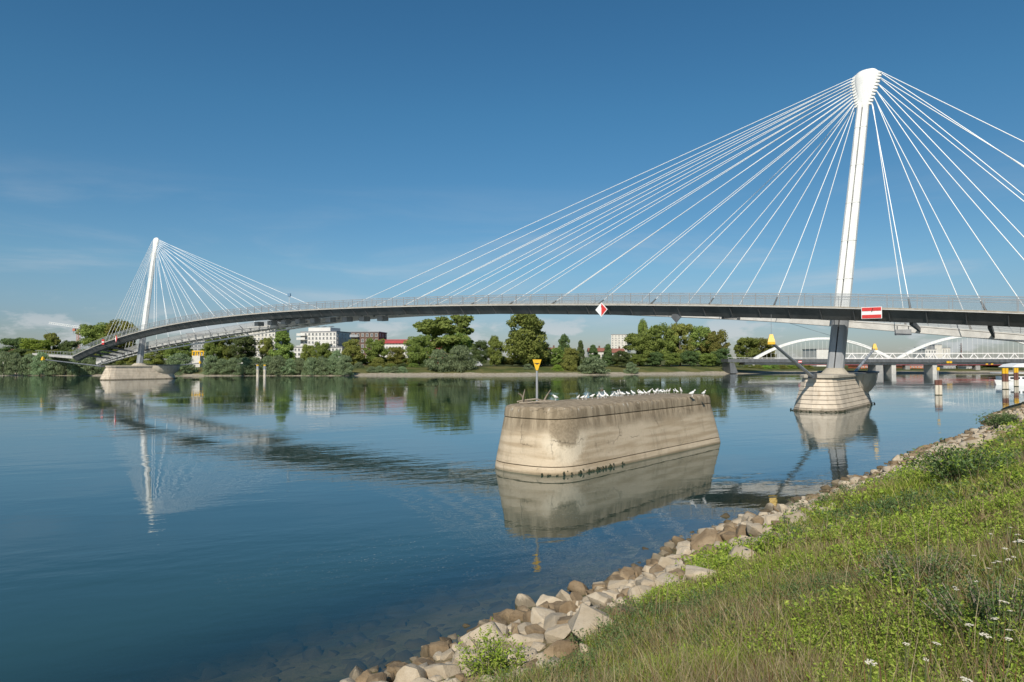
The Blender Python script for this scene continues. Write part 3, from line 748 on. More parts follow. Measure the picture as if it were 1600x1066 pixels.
gpx = [868, 903, 910, 915.5, 925, 934, 939, 944, 947, 956, 963, 966, 970, 973, 981, 989, 998, 1000.5, 1003, 1008, 1014, 1022, 1024.5, 1028, 1031, 1034, 1038, 1041, 1045, 1053, 1057, 1064]
def gull_at(px, py, yaw, label, sc=1.05):
    p = onz(px, py, TOPZ)
    o = link('gull', gm[random.randrange(3)], None, p, (0, 0, yaw), (sc, sc, sc))
    tag(o, label, 'gull', 'gulls resting on the old pier')
# the flock stands along the far edge of the cap
def far_edge(px):
    best = None
    for a in np.linspace(0, PL - 1, 160):
        p = A0 + e * a + wv * 3.8; x = 800 + F * p.x / p.y
        if best is None or abs(x - px) < best[0]: best = (abs(x - px), a)
    return best[1]
for gi, px in enumerate(gpx[1:]):
    a = far_edge(px); dp = random.uniform(2.6, 4.0); p = A0 + e * a + wv * dp; p.x = p.y * (px - 800) / F
    o = link('gull', gm[random.randrange(3)], None, (p.x, p.y, TOPZ), (0, 0, random.choice((R(-160), R(-20), R(-130), R(150), R(-60))) + random.uniform(-.4, .4)), (random.uniform(.78, 1.02),) * 3)
    tag(o, '%s white gull from the left in the flock on the old pier' % ORD[gi], 'gull', 'gulls resting on the old pier')
gull_at(868, 626, R(-150), 'lone white gull nearest the yellow marker, apart from the flock')
gull_at(1081.5, 619.8, R(-30), 'white gull standing just past the right end of the flock', 1.2)
gull_at(1099.5, 619, R(-60), 'last white gull at the far right end of the old pier')

# ------------------------------------------------------------------ mooring piles
def pile(px, ywat, ytop, wpx, label, bands, twin=False):
    p = onz(px, ywat); D = p.y; k = D / F; r = wpx * k / 2
    root = empty('mooring_pile', p, label, 'mooring pile', 'mooring piles in the river')
    H = (ywat - ytop) * k; z = -.8
    for name, frac, mat_ in bands:
        z1 = H * frac
        b = MB()
        for sx_ in ((-.52, .52) if twin else (0,)):
            rr = r * (.5 if twin else 1)
            b.tube(p + Vector((sx_ * r, 0, z)), p + Vector((sx_ * r, 0, z1)), rr, rr, 12)
        b.build(name, mat_, root, smooth=True); z = z1 + .003
    return root, p, H, r
pl, p, H, r = pile(1466.5, 617.5, 594, 11, 'brown topped concrete pile with a small yellow marker rod', [('wet_foot', .04, algae), ('concrete_shaft', .66, pileconc), ('rusty_collar', 1., rust)], True)
MB().tube(p + Vector((0, 0, H)), p + Vector((0, 0, H + 1.7)), .05, .05, 6).build('rod', steel, pl)
MB().box(p + Vector((0, 0, H + 1.75)), (.4, .12, .5)).build('marker_plate', yellow, pl)
pile(1571, 608.5, 575.5, 9.5, 'yellow topped brown and white pile left of the pair by the boat', [('wet_foot', .03, algae), ('concrete_shaft', .36, pileconc), ('rusty_collar', .74, rust), ('yellow_cap', 1., yellow)], True)
pile(1588, 604, 575, 7, 'slim yellow topped pile right of the pair by the boat', [('wet_foot', .03, algae), ('concrete_shaft', .34, pileconc), ('rusty_collar', .74, rust), ('yellow_cap', 1., yellow)], True)
for px, lb in ((402.5, 'left slim concrete pile of the pair before the far willows'), (413.5, 'right slim concrete pile of the pair before the far willows')):
    pile(px, 590, 570, 4.2, lb, [('concrete_shaft', .62, pileconc), ('rod', .9, steel), ('yellow_cap', 1., yellow)])

# ------------------------------------------------------------------ trees
def leaf_mat(name, c0, c1, c2):
    m = newmat(name); at_ = N('ShaderNodeAttribute', attribute_name='col'); oi = N('ShaderNodeObjectInfo').outputs['Random']
    s = N('ShaderNodeSeparateColor'); L(at_.outputs[0], s.inputs[0])
    cc = ramp(s.outputs[0], [(0., c0), (.55, c1), (1., c2)])
    hs = N('ShaderNodeHueSaturation'); L(cc, hs.inputs['Color']); L(math_('ADD', .475, math_('MULTIPLY', oi, .04)), hs.inputs['Hue']); L(math_('ADD', .8, math_('MULTIPLY', oi, .4)), hs.inputs['Value'])
    d = N('ShaderNodeBsdfDiffuse'); L(hs.outputs[0], d.inputs[0]); t = N('ShaderNodeBsdfTranslucent'); L(hs.outputs[0], t.inputs[0])
    mm = N('ShaderNodeMixShader'); mm.inputs[0].default_value = .5; L(d.outputs[0], mm.inputs[1]); L(t.outputs[0], mm.inputs[2]); finish(mm.outputs[0]); return m
LM = {'green': leaf_mat('leaf_green', (0.167, 0.227, 0.068), (0.255, 0.330, 0.089), (0.362, 0.439, 0.131)),
      'dark': leaf_mat('leaf_dark', (0.094, 0.146, 0.062), (0.147, 0.212, 0.083), (0.234, 0.293, 0.117)),
      'brown': leaf_mat('leaf_olive', (0.201, 0.227, 0.068), (0.288, 0.314, 0.089), (0.403, 0.410, 0.123)),
      'willow': leaf_mat('leaf_willow', (0.175, 0.227, 0.123), (0.268, 0.344, 0.186), (0.389, 0.484, 0.275)),
      'bright': leaf_mat('leaf_bright', (0.188, 0.293, 0.055), (0.295, 0.439, 0.083), (0.416, 0.557, 0.138))}
bark = simple('bark', (.16, .13, .095), .9, .3, 3., .02, streak=True)
def crown_mesh(seed, kind, nl, mat_):
    r = np.random.default_rng(seed)
    def env(z):          # radius of the crown outline at relative height
        if kind == 'round': return .5 * np.sqrt(np.clip(1 - ((z - .55) / .47) ** 2, 0, 1)) ** .8
        if kind == 'tall': return .5 * np.interp(z, [.08, .25, .5, .75, .92, 1], [.5, .92, 1, .8, .45, .1])
        if kind == 'cone': return .5 * np.interp(z, [.04, .15, .5, .8, 1], [.75, 1, .68, .36, .03])
        if kind == 'airy': return .5 * np.interp(z, [.2, .4, .65, .85, 1], [.35, .8, 1, .85, .35])
        return .5 * np.interp(z, [0, .12, .45, .75, 1], [.9, 1, .93, .62, .12])      # dome: down to the ground
    nb = {'airy': 60, 'cone': 90, 'round': 90, 'tall': 95, 'dome': 90}[kind]
    zmin = {'airy': .24, 'cone': .08, 'round': .14, 'tall': .1, 'dome': .03}[kind]
    C = []; 
    while len(C) < nb:
        z = r.uniform(zmin, .95); a = r.uniform(0, 6.283); k = math.sqrt(r.uniform(.12, 1)) * r.uniform(.75, 1.08)
        R_ = float(env(z)) * .88 * k
        C.append((R_ * math.cos(a), R_ * math.sin(a), z))
    C = np.array(C); rad = r.uniform(.065, .15, nb) * (.72 if kind == 'airy' else .8 if kind == 'cone' else 1.)
    if kind == 'dome': rad *= 1.05
    bi = r.integers(0, nb, nl); dirs = r.normal(size=(nl, 3)); dirs /= np.linalg.norm(dirs, axis=1)[:, None]
    rr = rad[bi] * r.uniform(.35, 1.12, nl) ** .6
    P = C[bi] + dirs * rr[:, None] * np.array([1.05, 1.05, .72])
    P[:, 2] = np.clip(P[:, 2], .01, 1.03)
    nrm = dirs * .75 + r.normal(size=(nl, 3)) * .55 + np.array([0, 0, .35]); nrm /= np.linalg.norm(nrm, axis=1)[:, None]
    tmp = r.normal(size=(nl, 3)); a = np.cross(nrm, tmp); a /= np.linalg.norm(a, axis=1)[:, None]; b = np.cross(nrm, a)
    sz = r.uniform(.011, .028, nl)[:, None] * (1.1 if kind == 'airy' else 1.7 if kind == 'dome' else 1)
    if kind == 'dome': a = a * .6 + np.array([0, 0, .7]); b = b * .45
    V = np.stack([P - a * sz, P + b * sz * .7, P + a * sz * 1.1, P - b * sz * .7], 1).reshape(-1, 3)
    Q = np.arange(nl * 4).reshape(nl, 4)
    blobtone = r.uniform(.15, .85, nb)
    tone = np.clip(.12 + blobtone[bi] * .45 + r.uniform(0, .45, nl), 0, 1)
    cols = np.repeat(np.stack([tone] * 3, 1), 4, 0)
    return big_mesh('crown', V, Q, mat_, cols)
def trunk_mesh(seed, kind):
    r = random.Random(seed); b = MB(); h = .75 if kind != 'airy' else .85
    p = Vector((0, 0, -.02)); rad = .026
    nodes = [p]
    for i in range(6):
        q = p + Vector((r.uniform(-.02, .02), r.uniform(-.02, .02), h / 6)); b.tube(p, q, rad, rad * .82, 7); rad *= .82; p = q; nodes.append(p)
        if i > 0:
            for _ in range(3 if kind == 'airy' else 2):
                a = r.uniform(0, 6.28); l = r.uniform(.16, .34) * (.5 if kind in ('cone', 'tall') else 1)
                b.tube(p, p + Vector((math.cos(a) * l, math.sin(a) * l, r.uniform(.08, .25))), rad * .55, rad * .15, 5)
    return b.mesh('trunk', bark)
ARCH = {}
for kind in ('round', 'tall', 'cone', 'airy', 'dome'):
    for cn in LM:
        pass
def arch(kind, cn, var):
    k = (kind, cn, var)
    if k not in ARCH:
        sd_ = hash(kind) % 1 + {'round': 10, 'tall': 20, 'cone': 30, 'airy': 40, 'dome': 50}[kind] + var * 100
        ARCH[k] = (crown_mesh(sd_, kind, 15000 if kind != 'dome' else 9000, LM[cn]), trunk_mesh(sd_, kind))
    return ARCH[k]
tcount = [0]
def tree(name, px0, px1, ytop, D, kind, cn, label, cat='tree', group=None, zbase=None, var=None):
    cx_ = (px0 + px1) / 2; wd = (px1 - px0) * D / F * 1.06; x = at(cx_, 560, D).x
    zb = fz(x, D) if zbase is None else zbase
    ztop = at(cx_, ytop, D).z; h = ztop - zb
    tcount[0] += 1; v = tcount[0] % 3 if var is None else var
    cm, tm = arch(kind, cn, v)
    root = empty(name, (x, D, zb), label, cat, group, random.uniform(0, 6.28))
    fl = 1.08
    link('crown', cm, root, sc=(wd * fl, wd * fl, h)); link('trunk', tm, root, sc=(h * 1., h * 1., h))
    return root
TR = [ # px0 px1 top D kind colour label
 (0, 50, 528, 330, 'round', 'dark', 'dark rounded tree at the far left edge behind the willows'),
 (32, 78, 530, 300, 'round', 'bright', 'bright green bushy tree left of the bare brown one'),
 (68, 96, 519, 310, 'airy', 'brown', 'thin brownish tree standing below the tower crane'),
 (94, 126, 532, 300, 'round', 'dark', 'low dark tree right of the thin brownish tree'),
 (124, 176, 506, 320, 'round', 'green', 'large green tree behind the bridge end, left of two'),
 (160, 214, 500, 322, 'round', 'brown', 'large olive tree directly left of the far mast'),
 (226, 262, 540, 275, 'round', 'brown', 'olive tree just right of the far mast leg'),
 (258, 300, 533, 270, 'round', 'green', 'round green tree left of the yellow structure'),
 (318, 346, 524, 275, 'round', 'green', 'rounded green tree right of the yellow structure'),
 (336, 368, 521, 278, 'round', 'green', 'taller rounded tree in front of the grey apartment block'),
 (362, 401, 524, 275, 'round', 'dark', 'dark brownish tree left of the conical poplar'),
 (405, 428, 527, 285, 'round', 'brown', 'brown tinted tree close beside the conical poplar'),
 (418, 463, 510, 270, 'cone', 'green', 'broad conical green poplar left of the white apartment block'),
 (470, 492, 539, 275, 'round', 'brown', 'small yellowing tree before the white apartment block'),
 (489, 518, 535, 270, 'round', 'green', 'compact green tree before the middle of the white block'),
 (514, 537, 547, 262, 'dome', 'willow', 'small grey willow between two trees before the white block'),
 (534, 568, 530, 272, 'tall', 'brown', 'olive brown tree in front of the brown brick house'),
 (569, 606, 529, 276, 'round', 'green', 'green tree right of the brown brick house'),
 (604, 633, 542, 270, 'round', 'brown', 'small yellowish tree before the low red roofed building'),
 (632, 677, 525, 268, 'round', 'green', 'dense green tree left of the tall airy tree'),
 (655, 753, 490, 290, 'airy', 'green', 'tall airy spreading tree rising to the bridge deck'),
 (690, 738, 520, 286, 'round', 'green', 'green tree standing under the tall airy tree'),
 (736, 764, 533, 272, 'round', 'dark', 'dark tree right of the big grey willow bush'),
 (761, 787, 525, 272, 'tall', 'green', 'slim upright green tree left of the tallest poplar'),
 (786, 858, 488, 268, 'tall', 'green', 'tallest leafy poplar at the centre of the far bank'),
 (838, 862, 535, 274, 'tall', 'dark', 'dark lower tree against the right flank of the tallest poplar'),
 (856, 882, 543, 276, 'round', 'green', 'low green tree right of the tallest poplar'),
 (870, 893, 523, 290, 'tall', 'dark', 'narrow dark upright tree between poplar and spruce'),
 (880, 904, 544, 272, 'round', 'brown', 'olive tree left of the pointed spruce'),
 (898, 916, 532, 276, 'cone', 'dark', 'pointed dark spruce near the round willow bush'),
 (913, 941, 539, 276, 'cone', 'dark', 'broad dark conifer right of the pointed spruce'),
 (938, 962, 538, 278, 'cone', 'dark', 'dark conifer just left of the white tower block'),
 (957, 985, 548, 272, 'round', 'dark', 'low dark tree below the white tower block'),
 (994, 1014, 500, 300, 'tall', 'green', 'slim poplar tip rising at the left of the big grove'),
 (976, 1026, 520, 288, 'round', 'green', 'leftmost broad tree of the big grove'),
 (1005, 1058, 507, 292, 'round', 'green', 'second broad tree of the big grove, below the dark marker'),
 (1040, 1086, 505, 294, 'round', 'brown', 'tallest middle tree of the big grove'),
 (1074, 1118, 511, 296, 'round', 'green', 'fourth broad olive tree of the big grove'),
 (1096, 1138, 516, 294, 'round', 'brown', 'rightmost tree of the big grove beside the road bridge'),
 (1148, 1186, 527, 390, 'round', 'green', 'left tree of the pair behind the road bridge end'),
 (1172, 1210, 529, 394, 'round', 'brown', 'right tree of the pair behind the road bridge, by the arch'),
]
for a in TR: tree('tree', *a[:6], a[6], 'tree', 'trees along the far bank')
# understorey below the grove
for i, (a, b, y) in enumerate(((985, 1010, 553), (1008, 1036, 550), (1034, 1064, 552), (1062, 1092, 548), (1090, 1120, 552), (1112, 1142, 545))):
    tree('tree', a, b, y, 281 + i * 1.5, 'round', ('green', 'dark')[i % 2], ('low leafy tree under the left end of the big grove', 'low dark tree second from left under the grove', 'low green tree third from left under the grove', 'dark low tree under the middle of the big grove', 'green low tree fifth from left under the grove', 'dark low tree at the right end under the grove')[i], 'tree', 'trees along the far bank')
# waterside willow bushes
def bush(px0, px1, ytop, D, cn, label, group, kind='dome'):
    tree('willow_bush', px0, px1, ytop, D, kind, cn, label, 'bush', group, zbase=max(.25, fz(at((px0 + px1) / 2, 560, D).x, D) - .6))
g1 = 'willow bushes left of the far pier'
for i in range(8):
    bush(-8 + i * 19.5, 21 + i * 19.5, 551 + (i * 7 % 5) - 1, 238 + i % 3, 'willow', '%s grey willow bush from the left edge, in the row left of far pier' % ORD[i], g1)
bush(259, 306, 553, 237, 'willow', 'round willow bush immediately right of the far stone pier', 'willow bushes right of the far pier')
g2 = 'willow bushes right of the far pier'
for i in range(13):
    bush(315 + i * 17.4, 345 + i * 17.4, 556 + (i * 5 % 6), 236 + i % 3, 'willow', '%s willow bush from the left in the long row behind the slim piles' % ORD[i], g2)
bush(664, 706, 546, 250, 'willow', 'left half of the big grey willow pair under the airy tree', 'big willows on the beach')
bush(690, 744, 541, 252, 'willow', 'large grey willow bush with round top under the airy tree', 'big willows on the beach')
bush(901, 953, 558, 254, 'willow', 'wide round willow bush alone on the gravel shore', 'big willows on the beach')
bush(975, 998, 566, 258, 'willow', 'small willow bush left of the big grove by the beach', 'shrubs on the far bank')
bush(578, 607, 559, 256, 'brown', 'brownish shrub on the grass before the red roofed building', 'shrubs on the far bank')
bush(552, 570, 566, 254, 'willow', 'small green shrub at the right end of the willow row', 'shrubs on the far bank')
bush(876, 903, 555, 258, 'brown', 'brownish shrub left of the lone round willow', 'shrubs on the far bank')
bush(860, 880, 570, 256, 'bright', 'bright low shrub on the shore right of the poplar', 'shrubs on the far bank')
bush(816, 834, 569, 256, 'willow', 'small shrub at the foot of the tallest poplar', 'shrubs on the far bank')
for i in range(5): bush(572 + i * 12, 590 + i * 12, 573 - i % 2, 245, 'willow', '%s low shrub from the left in the short row right of the willows' % ORD[i], 'low shrubs by the water')
for i in range(4): bush(600 + i * 18, 622 + i * 18, 568, 262, ('green', 'dark')[i % 2], '%s hedge shrub from the left on the meadow before the big willows' % ORD[i], 'meadow shrubs')
for i in range(8): bush(1160 + i * 13, 1180 + i * 13, 569 + i % 3, 300 + i * 2, ('green', 'brown', 'bright')[i % 3], '%s leafy shrub from the left on the bank below the road bridge' % ORD[i], 'shrubs under the road bridge')
for i in range(14): bush(1340 + i * 20, 1366 + i * 20, 576.5 + i % 3, 300 + i * 2, ('green', 'dark', 'brown')[i % 3], '%s low shrub from the left on the bank behind the near stone pier' % ORD[i], 'shrubs on the right bank')
for i in range(6): tree('tree', 1485 + i * 24, 1515 + i * 24, 563 + i % 2, 330 + i * 5, 'round', ('dark', 'green')[i % 2], '%s distant low tree from the left, seen under the right white arch' % ORD[i], 'tree', 'low trees under the arch bridge')
for i in range(11): bush(985 + i * 14, 1003 + i * 14, 574 + i % 2, 275 + i, ('green', 'dark')[i % 2], '%s undergrowth shrub from the left at the foot of the big grove' % ORD[i], 'undergrowth of the grove')
for i in range(16): tree('tree', 770 + i * 14, 792 + i * 14, 556 + (i * 3) % 7, 284 + i % 4, 'round', ('dark', 'brown', 'dark', 'green')[i % 4], '%s low background tree from the left behind the poplar and conifers' % ORD[i], 'tree', 'background hedge trees')
for i in range(14): tree('tree', 440 + i * 17, 464 + i * 17, 556 + (i * 3) % 6, 282 + i % 4, 'round', ('dark', 'green', 'brown')[i % 3], '%s low background tree from the left before the apartment houses' % ORD[i], 'tree', 'low trees before the apartments')
for i in range(9): tree('tree', 20 + i * 22, 48 + i * 22, 545 + (i * 3) % 5, 290, 'round', ('dark', 'green', 'brown')[i % 3], '%s low background tree from the left behind the left willow row' % ORD[i], 'tree', 'low trees on the left bank')

# ------------------------------------------------------------------ buildings
def win_mesh(w_, h_):
    b = MB(); b.box((0, -.03, 0), (w_, .06, h_)); b.cur = 1
    for x_, z_, ww, hh in ((-w_ / 2, 0, .12, h_ + .12), (w_ / 2, 0, .12, h_ + .12), (0, h_ / 2, w_, .1), (0, 0, .08, h_)): b.box((x_, -.07, z_), (ww, .12, hh))
    b.box((0, -.13, -h_ / 2 - .06), (w_ + .3, .26, .1))
    return b.mesh('window', [winmat, bwhite])
def block(name, label, cat, px0, px1, ytop, D, depth, mat_, rows, cols, yaw=0., roofm=roofgrey, wf=.5, hf=.52, group=None, side=0):
    k = D / F; W = (px1 - px0) * k; x = at((px0 + px1) / 2, 560, D).x; zb_ = min(3., fz(x, D)); H = at(px0, ytop, D).z - zb_
    root = empty(name, (x, D, zb_), label, cat, group, yaw)
    wall = link('wall', MB().box((0, depth / 2, H / 2), (W, depth, H)).mesh('wall', mat_), root)
    link('roof', MB().box((0, depth / 2, H + .2), (W + .5, depth + .5, .4)).mesh('roof', roofm), root)
    if rows:
        wm = win_mesh(W / cols * wf, H / rows * hf)
        for r_ in range(rows):
            for c_ in range(cols):
                link('window', wm, root, (-W / 2 + (c_ + .5) * W / cols, 0, (r_ + .52) * H / rows))
        if side:
            for r_ in range(rows):
                for c_ in range(side):
                    for sg in ((1,) if yaw < 0 else (-1,)):
                        link('window', wm, root, (sg * W / 2, (c_ + .5) * depth / side, (r_ + .52) * H / rows), (0, 0, sg * R(90)))
    return root, W, H
def balcony(root, x, z, w_, mat_=bwhite, d=1.5):
    b = link('balcony', MB().box((x, -d / 2, z), (w_, d, .22)).mesh('balcony', mat_), root)
    link('balustrade', MB().box((x, -d + .05, z + .6), (w_, .08, .95)).mesh('balustrade', mat_), b)
block('apartment_block', 'dark grey glazed apartment block behind the yellow structure', 'building', 292, 337, 522, 330, 14, bgrey, 9, 8, R(8), wf=.72, hf=.6)
r_, W, H = block('apartment_block', 'tall pale grey apartment block left of the conical poplar', 'building', 366, 431, 514, 335, 16, bcream, 9, 11, R(-6), wf=.45, side=3)
for i in range(0, 9): balcony(r_, -W * .30, (i + .2) * H / 9, W * .22, bwhite)
r_, W, H = block('apartment_block', 'white stepped apartment block with rooftop panels behind the trees', 'building', 466, 528, 519, 330, 15, bwhite, 8, 10, R(-14), wf=.48, side=4)
link('penthouse', MB().box((-W * .06, 8, H + 1.2), (W * .62, 10, 2.2)).mesh('penthouse', bwhite), r_)
for i in range(3): link('rooftop_panel', MB().bar((-W * .25 + i * W * .2, 5, H + 2.7), (-W * .13 + i * W * .2, 5, H + 2.9), 2.6, .12).mesh('rooftop_panel', roofgrey), r_)
for i in (2, 4, 6, 7): balcony(r_, -W * .42, (i + .15) * H / 8, W * .24, bwhite, 2.4)
for i in (1, 3, 5): balcony(r_, W * .25, (i + .15) * H / 8, W * .3, bwhite, 1.6)
block('apartment_block', 'narrow grey apartment wing attached right of the white stepped block', 'building', 524, 549, 520, 345, 14, bcream, 8, 4, R(-8), wf=.42)
block('low_house', 'low white house with dark openings below the white stepped block', 'building', 458, 482, 543, 312, 10, bwhite, 4, 4, R(-10), wf=.55)
block('low_house', 'second low white house below the right of the white block', 'building', 512, 534, 543, 312, 10, bwhite, 4, 4, R(6), wf=.5)
r_, W, H = block('brick_apartment_house', 'dark brown brick apartment house with white edged balconies', 'building', 548, 592, 519.5, 322, 14, bbrick, 6, 6, R(-5), wf=.5, side=3)
for i in (1, 2, 3, 4, 5): balcony(r_, (-W * .36 if i % 2 else W * .3), (i + .15) * H / 6, W * .3, bgrey, 1.8)
r_, W, H = block('low_apartment_house', 'low white house with red upper storey right of the brick one', 'building', 592, 637, 532, 318, 13, bwhite, 5, 9, R(-3), wf=.5, roofm=bred)
link('upper_storey', MB().box((0, -.2, H * .93), (W + 1, .9, H * .1)).mesh('upper_storey', bred), r_)
r_, W, H = block('low_apartment_house', 'red and white banded house showing through the airy tree', 'building', 668, 702, 529, 320, 13, bwhite, 5, 6, R(3), wf=.5, roofm=bred)
for i in range(5): balcony(r_, 0, (i + .12) * H / 5, W * .98, bred, 1.3)
block('tower_block', 'white high rise tower far behind the conifers', 'building', 955, 980, 523, 620, 22, bcream, 12, 5, R(-18), wf=.3, hf=.4, side=4)
def house(px0, px1, yeave, yridge, D, label):
    k = D / F; W = (px1 - px0) * k; x = at((px0 + px1) / 2, 560, D).x; he = at(px0, yeave, D).z - 3; hr = at(px0, yridge, D).z - 3
    root = empty('gabled_house', (x, D, 3), label, 'house', 'tiled houses behind the trees')
    link('wall', MB().box((0, 4.5, he / 2), (W, 9, he)).mesh('wall', bcream), root)
    rf = link('roof', MB().loft([[(xx, -.6, he - .1), (xx, 4.5, hr), (xx, 9.6, he - .1)] for xx in (-W / 2 - .4, W / 2 + .4)]).mesh('roof', rooftile), root)
    link('chimney', MB().box((W * .2, 5.2, hr + .3), (.8, .8, 1.6)).mesh('chimney', bbrick), rf)
    wm = win_mesh(1.2, 1.5)
    for r2 in range(max(1, int(he / 3))):
        for c_ in range(3): link('window', wm, root, (-W / 2 + (c_ + .5) * W / 3, 0, 1.6 + r2 * 2.9))
house(853, 872, 549, 543, 330, 'tiled roof house right of the tallest poplar')
house(921, 946, 549, 543.5, 340, 'long tiled roof house left of the white tower')
house(957, 976, 551, 544.5, 340, 'tiled roof house below the white tower')
house(3, 40, 551, 545, 360, 'low tiled house behind the left willows')
# yellow structure among the willows
q = at(309, 566, 262); yb = empty('yellow_structure', (q.x, q.y, 2.6), 'yellow rounded frame on a pale kiosk between the willows', 'kiosk')
z0 = 2.6; zt_ = at(309, 556, 262).z
MB().box((q.x, q.y, (z0 + zt_) / 2), (3.0, 3, zt_ - z0)).build('kiosk', bcream, yb)
for i in range(5): MB().tube(Vector((q.x - 2 + i, q.y, zt_)), Vector((q.x - 2 + i + .3 * math.sin(i * 2), q.y, at(309, 548.5, 262).z)), .3, .24, 8).build('yellow_post', yellow, yb)
MB().bar(Vector((q.x - 2.2, q.y, at(309, 549, 262).z)), Vector((q.x + 2.2, q.y, at(309, 549, 262).z)), .7, .45).build('yellow_beam', yellow, yb)
q2 = at(307, 580, 247)
wl = empty('stone_landing', (q2.x, q2.y, .5), 'small pale stone landing wall in the willow gap', 'wall')
MB().box((q2.x, q2.y + 4, 1.4), (3.4, 1, 2.4)).build('wall', conc, wl)
# white van on the meadow
q = at(746, 570, 266); vn = empty('parked_van', (q.x, q.y, fz(q.x, q.y)), 'small pale blue van parked beside the big willow', 'van')
zf_ = fz(q.x, q.y)
MB().loft([[(q.x + x_, q.y + y_, zf_ + z_) for x_, z_ in ((-1.9, .4), (1.9, .4), (1.9, 1.1), (1.3, 1.25), (.9, 2.0), (-1.9, 2.05))] for y_ in (-.85, .85)]).build('body', bgrey, vn)
MB().box((q.x - .4, q.y - .86, zf_ + 1.6), (1.9, .04, .5)).build('window', darkgl, vn)
for sx_ in (-1.2, 1.2): MB().tube((q.x + sx_, q.y - .9, zf_ + .36), (q.x + sx_, q.y - .6, zf_ + .36), .36, .36, 12).build('wheel', black, vn)
# tower crane
craneM = simple('crane_red', (.45, .16, .10), .6, .2, 1.)
D = 520; cb = at(122, 555, D); cr = empty('tower_crane', (cb.x, D, 3), 'distant red and white tower crane at the left', 'crane')
ct = at(122, 513, D); b_ = MB()
for dx, dy in ((-.8, -.8), (.8, -.8), (.8, .8), (-.8, .8)): b_.bar((cb.x + dx, D + dy, 3), (cb.x + dx, D + dy, ct.z), .22, .22)
zc = 4
while zc < ct.z - 2: b_.bar((cb.x - .8, D - .8, zc), (cb.x + .8, D - .8, zc + 2), .14, .14); b_.bar((cb.x + .8, D + .8, zc), (cb.x - .8, D + .8, zc + 2), .14, .14); zc += 2
b_.build('tower', craneM, cr)
ja, jb = at(77, 506, D + 20), at(140, 515, D - 8); b_ = MB()
for o_ in (Vector((0, -.6, 0)), Vector((0, .6, 0)), Vector((0, 0, 1.4))): b_.bar(ja + o_, jb + o_, .2, .2)
for i in range(18):
    p0 = ja.lerp(jb, i / 18); p1 = ja.lerp(jb, (i + .5) / 18); b_.bar(p0 + Vector((0, -.6, 0)), p1 + Vector((0, 0, 1.4)), .14, .14); b_.bar(p1 + Vector((0, 0, 1.4)), ja.lerp(jb, (i + 1) / 18) + Vector((0, .6, 0)), .14, .14)
b_.build('jib', signw, cr)
MB().box(jb + Vector((-1, 0, -.9)), (2.6, 1.4, 1.8)).build('counterweight', conc, cr)
MB().box(at(116, 515.5, D), (1.8, 1.6, 2.0)).build('cab', craneM, cr)
MB().tube(at(115, 515, D), at(115, 521, D), .12, .12, 5).build('hook_line', socket, cr)

# ------------------------------------------------------------------ road bridge, arch bridge, truss bridge on the right
DB = 268
def vz(py, D): return at(1300, py, D).z
rb_ = empty('road_bridge', (at(1140, 560, DB).x, DB, 0), 'flat dark girder road bridge crossing at the right', 'road bridge')
xa, xb2 = at(1137, 560, DB).x, at(1137, 560, DB).x + 330
MB().box(((xa + xb2) / 2, DB + 4, (vz(561, DB) + vz(566.2, DB)) / 2), (xb2 - xa, 9, vz(561, DB) - vz(566.2, DB))).build('girder', dsteel, rb_)
MB().box(((xa + xb2) / 2 + 4, DB + 4, (vz(566.4, DB) + vz(570, DB)) / 2), (xb2 - xa - 6, 6.5, vz(566.4, DB) - vz(570, DB))).build('box_beam', rconc, rb_)
gr_ = MB().bar((xa, DB - .4, vz(558.9, DB)), (xb2, DB - .4, vz(558.9, DB)), .1, .1).build('railing', palefl, rb_)
pmesh = MB().bar((0, 0, 0), (0, 0, .55), .08, .08).mesh('post', palefl)
for i in range(60): link('post', pmesh, gr_, Vector((xa + i * 2.2, DB - .4, vz(561, DB))) - rb_.location)
MB().loft([[(at(1141 + a, 560, DB).x, DB + y_, z_) for a, z_ in ((-1, .2), (11, .2), (5, vz(567, DB)), (-2, vz(567, DB)))] for y_ in (-1, 9)]).build('abutment', dsteel, rb_)
for px_, w0, mat_ in ( (1376, 11, rconc), (1398.5, 7, conc), (1463, 7, conc)):
    x_ = at(px_, 560, DB).x; hw_ = w0 * DB / F / 2
    fl = 1.15 if mat_ is rconc else 1
    MB().loft([[(x_ - hw_ * k, DB + 1, z_), (x_ + hw_ * k, DB + 1, z_), (x_ + hw_ * k, DB + 7, z_), (x_ - hw_ * k, DB + 7, z_)] for z_, k in ((-.5, fl), (vz(570, DB), 1))]).build('pier', mat_, rb_)
for px_ in (1481, 1485.5): MB().box((at(px_, 566, DB - .8).x, DB - .8, vz(566, DB)), (1.0, .12, .8)).build('yellow_plate', yellow, rb_)
for px_ in (1542, 1550): MB().box((at(px_, 569, DB - .8).x, DB - .8, vz(569, DB)), (.9, .12, .4)).build('yellow_plate', yellow, rb_)
sp_ = MB().box((at(1250, 565.3, DB - .8).x, DB - .8, vz(565.3, DB)), (1.4, .12, .85)).build('red_sign', red, rb_)
MB().box((at(1250, 565.3, DB - .9).x, DB - .9, vz(565.3, DB)), (1.3, .05, .28)).build('white_band', signw, sp_)
DR = 296
rg = empty('red_girder_bridge', (at(1258, 569, DR).x, DR, 0), 'low thin red girder bridge behind the road bridge', 'bridge')
MB().box((at(1258, 569, DR).x + 110, DR + 2, (vz(568.6, DR) + vz(570.6, DR)) / 2), (220, 3, vz(568.6, DR) - vz(570.6, DR))).build('girder', bred, rg)
for px_ in (1300, 1420, 1530): MB().box((at(px_, 569, DR).x, DR + 2, (vz(570.6, DR) - .5) / 2), (2, 2.4, vz(570.6, DR) + .5)).build('pier', rconc, rg)
DA = 330
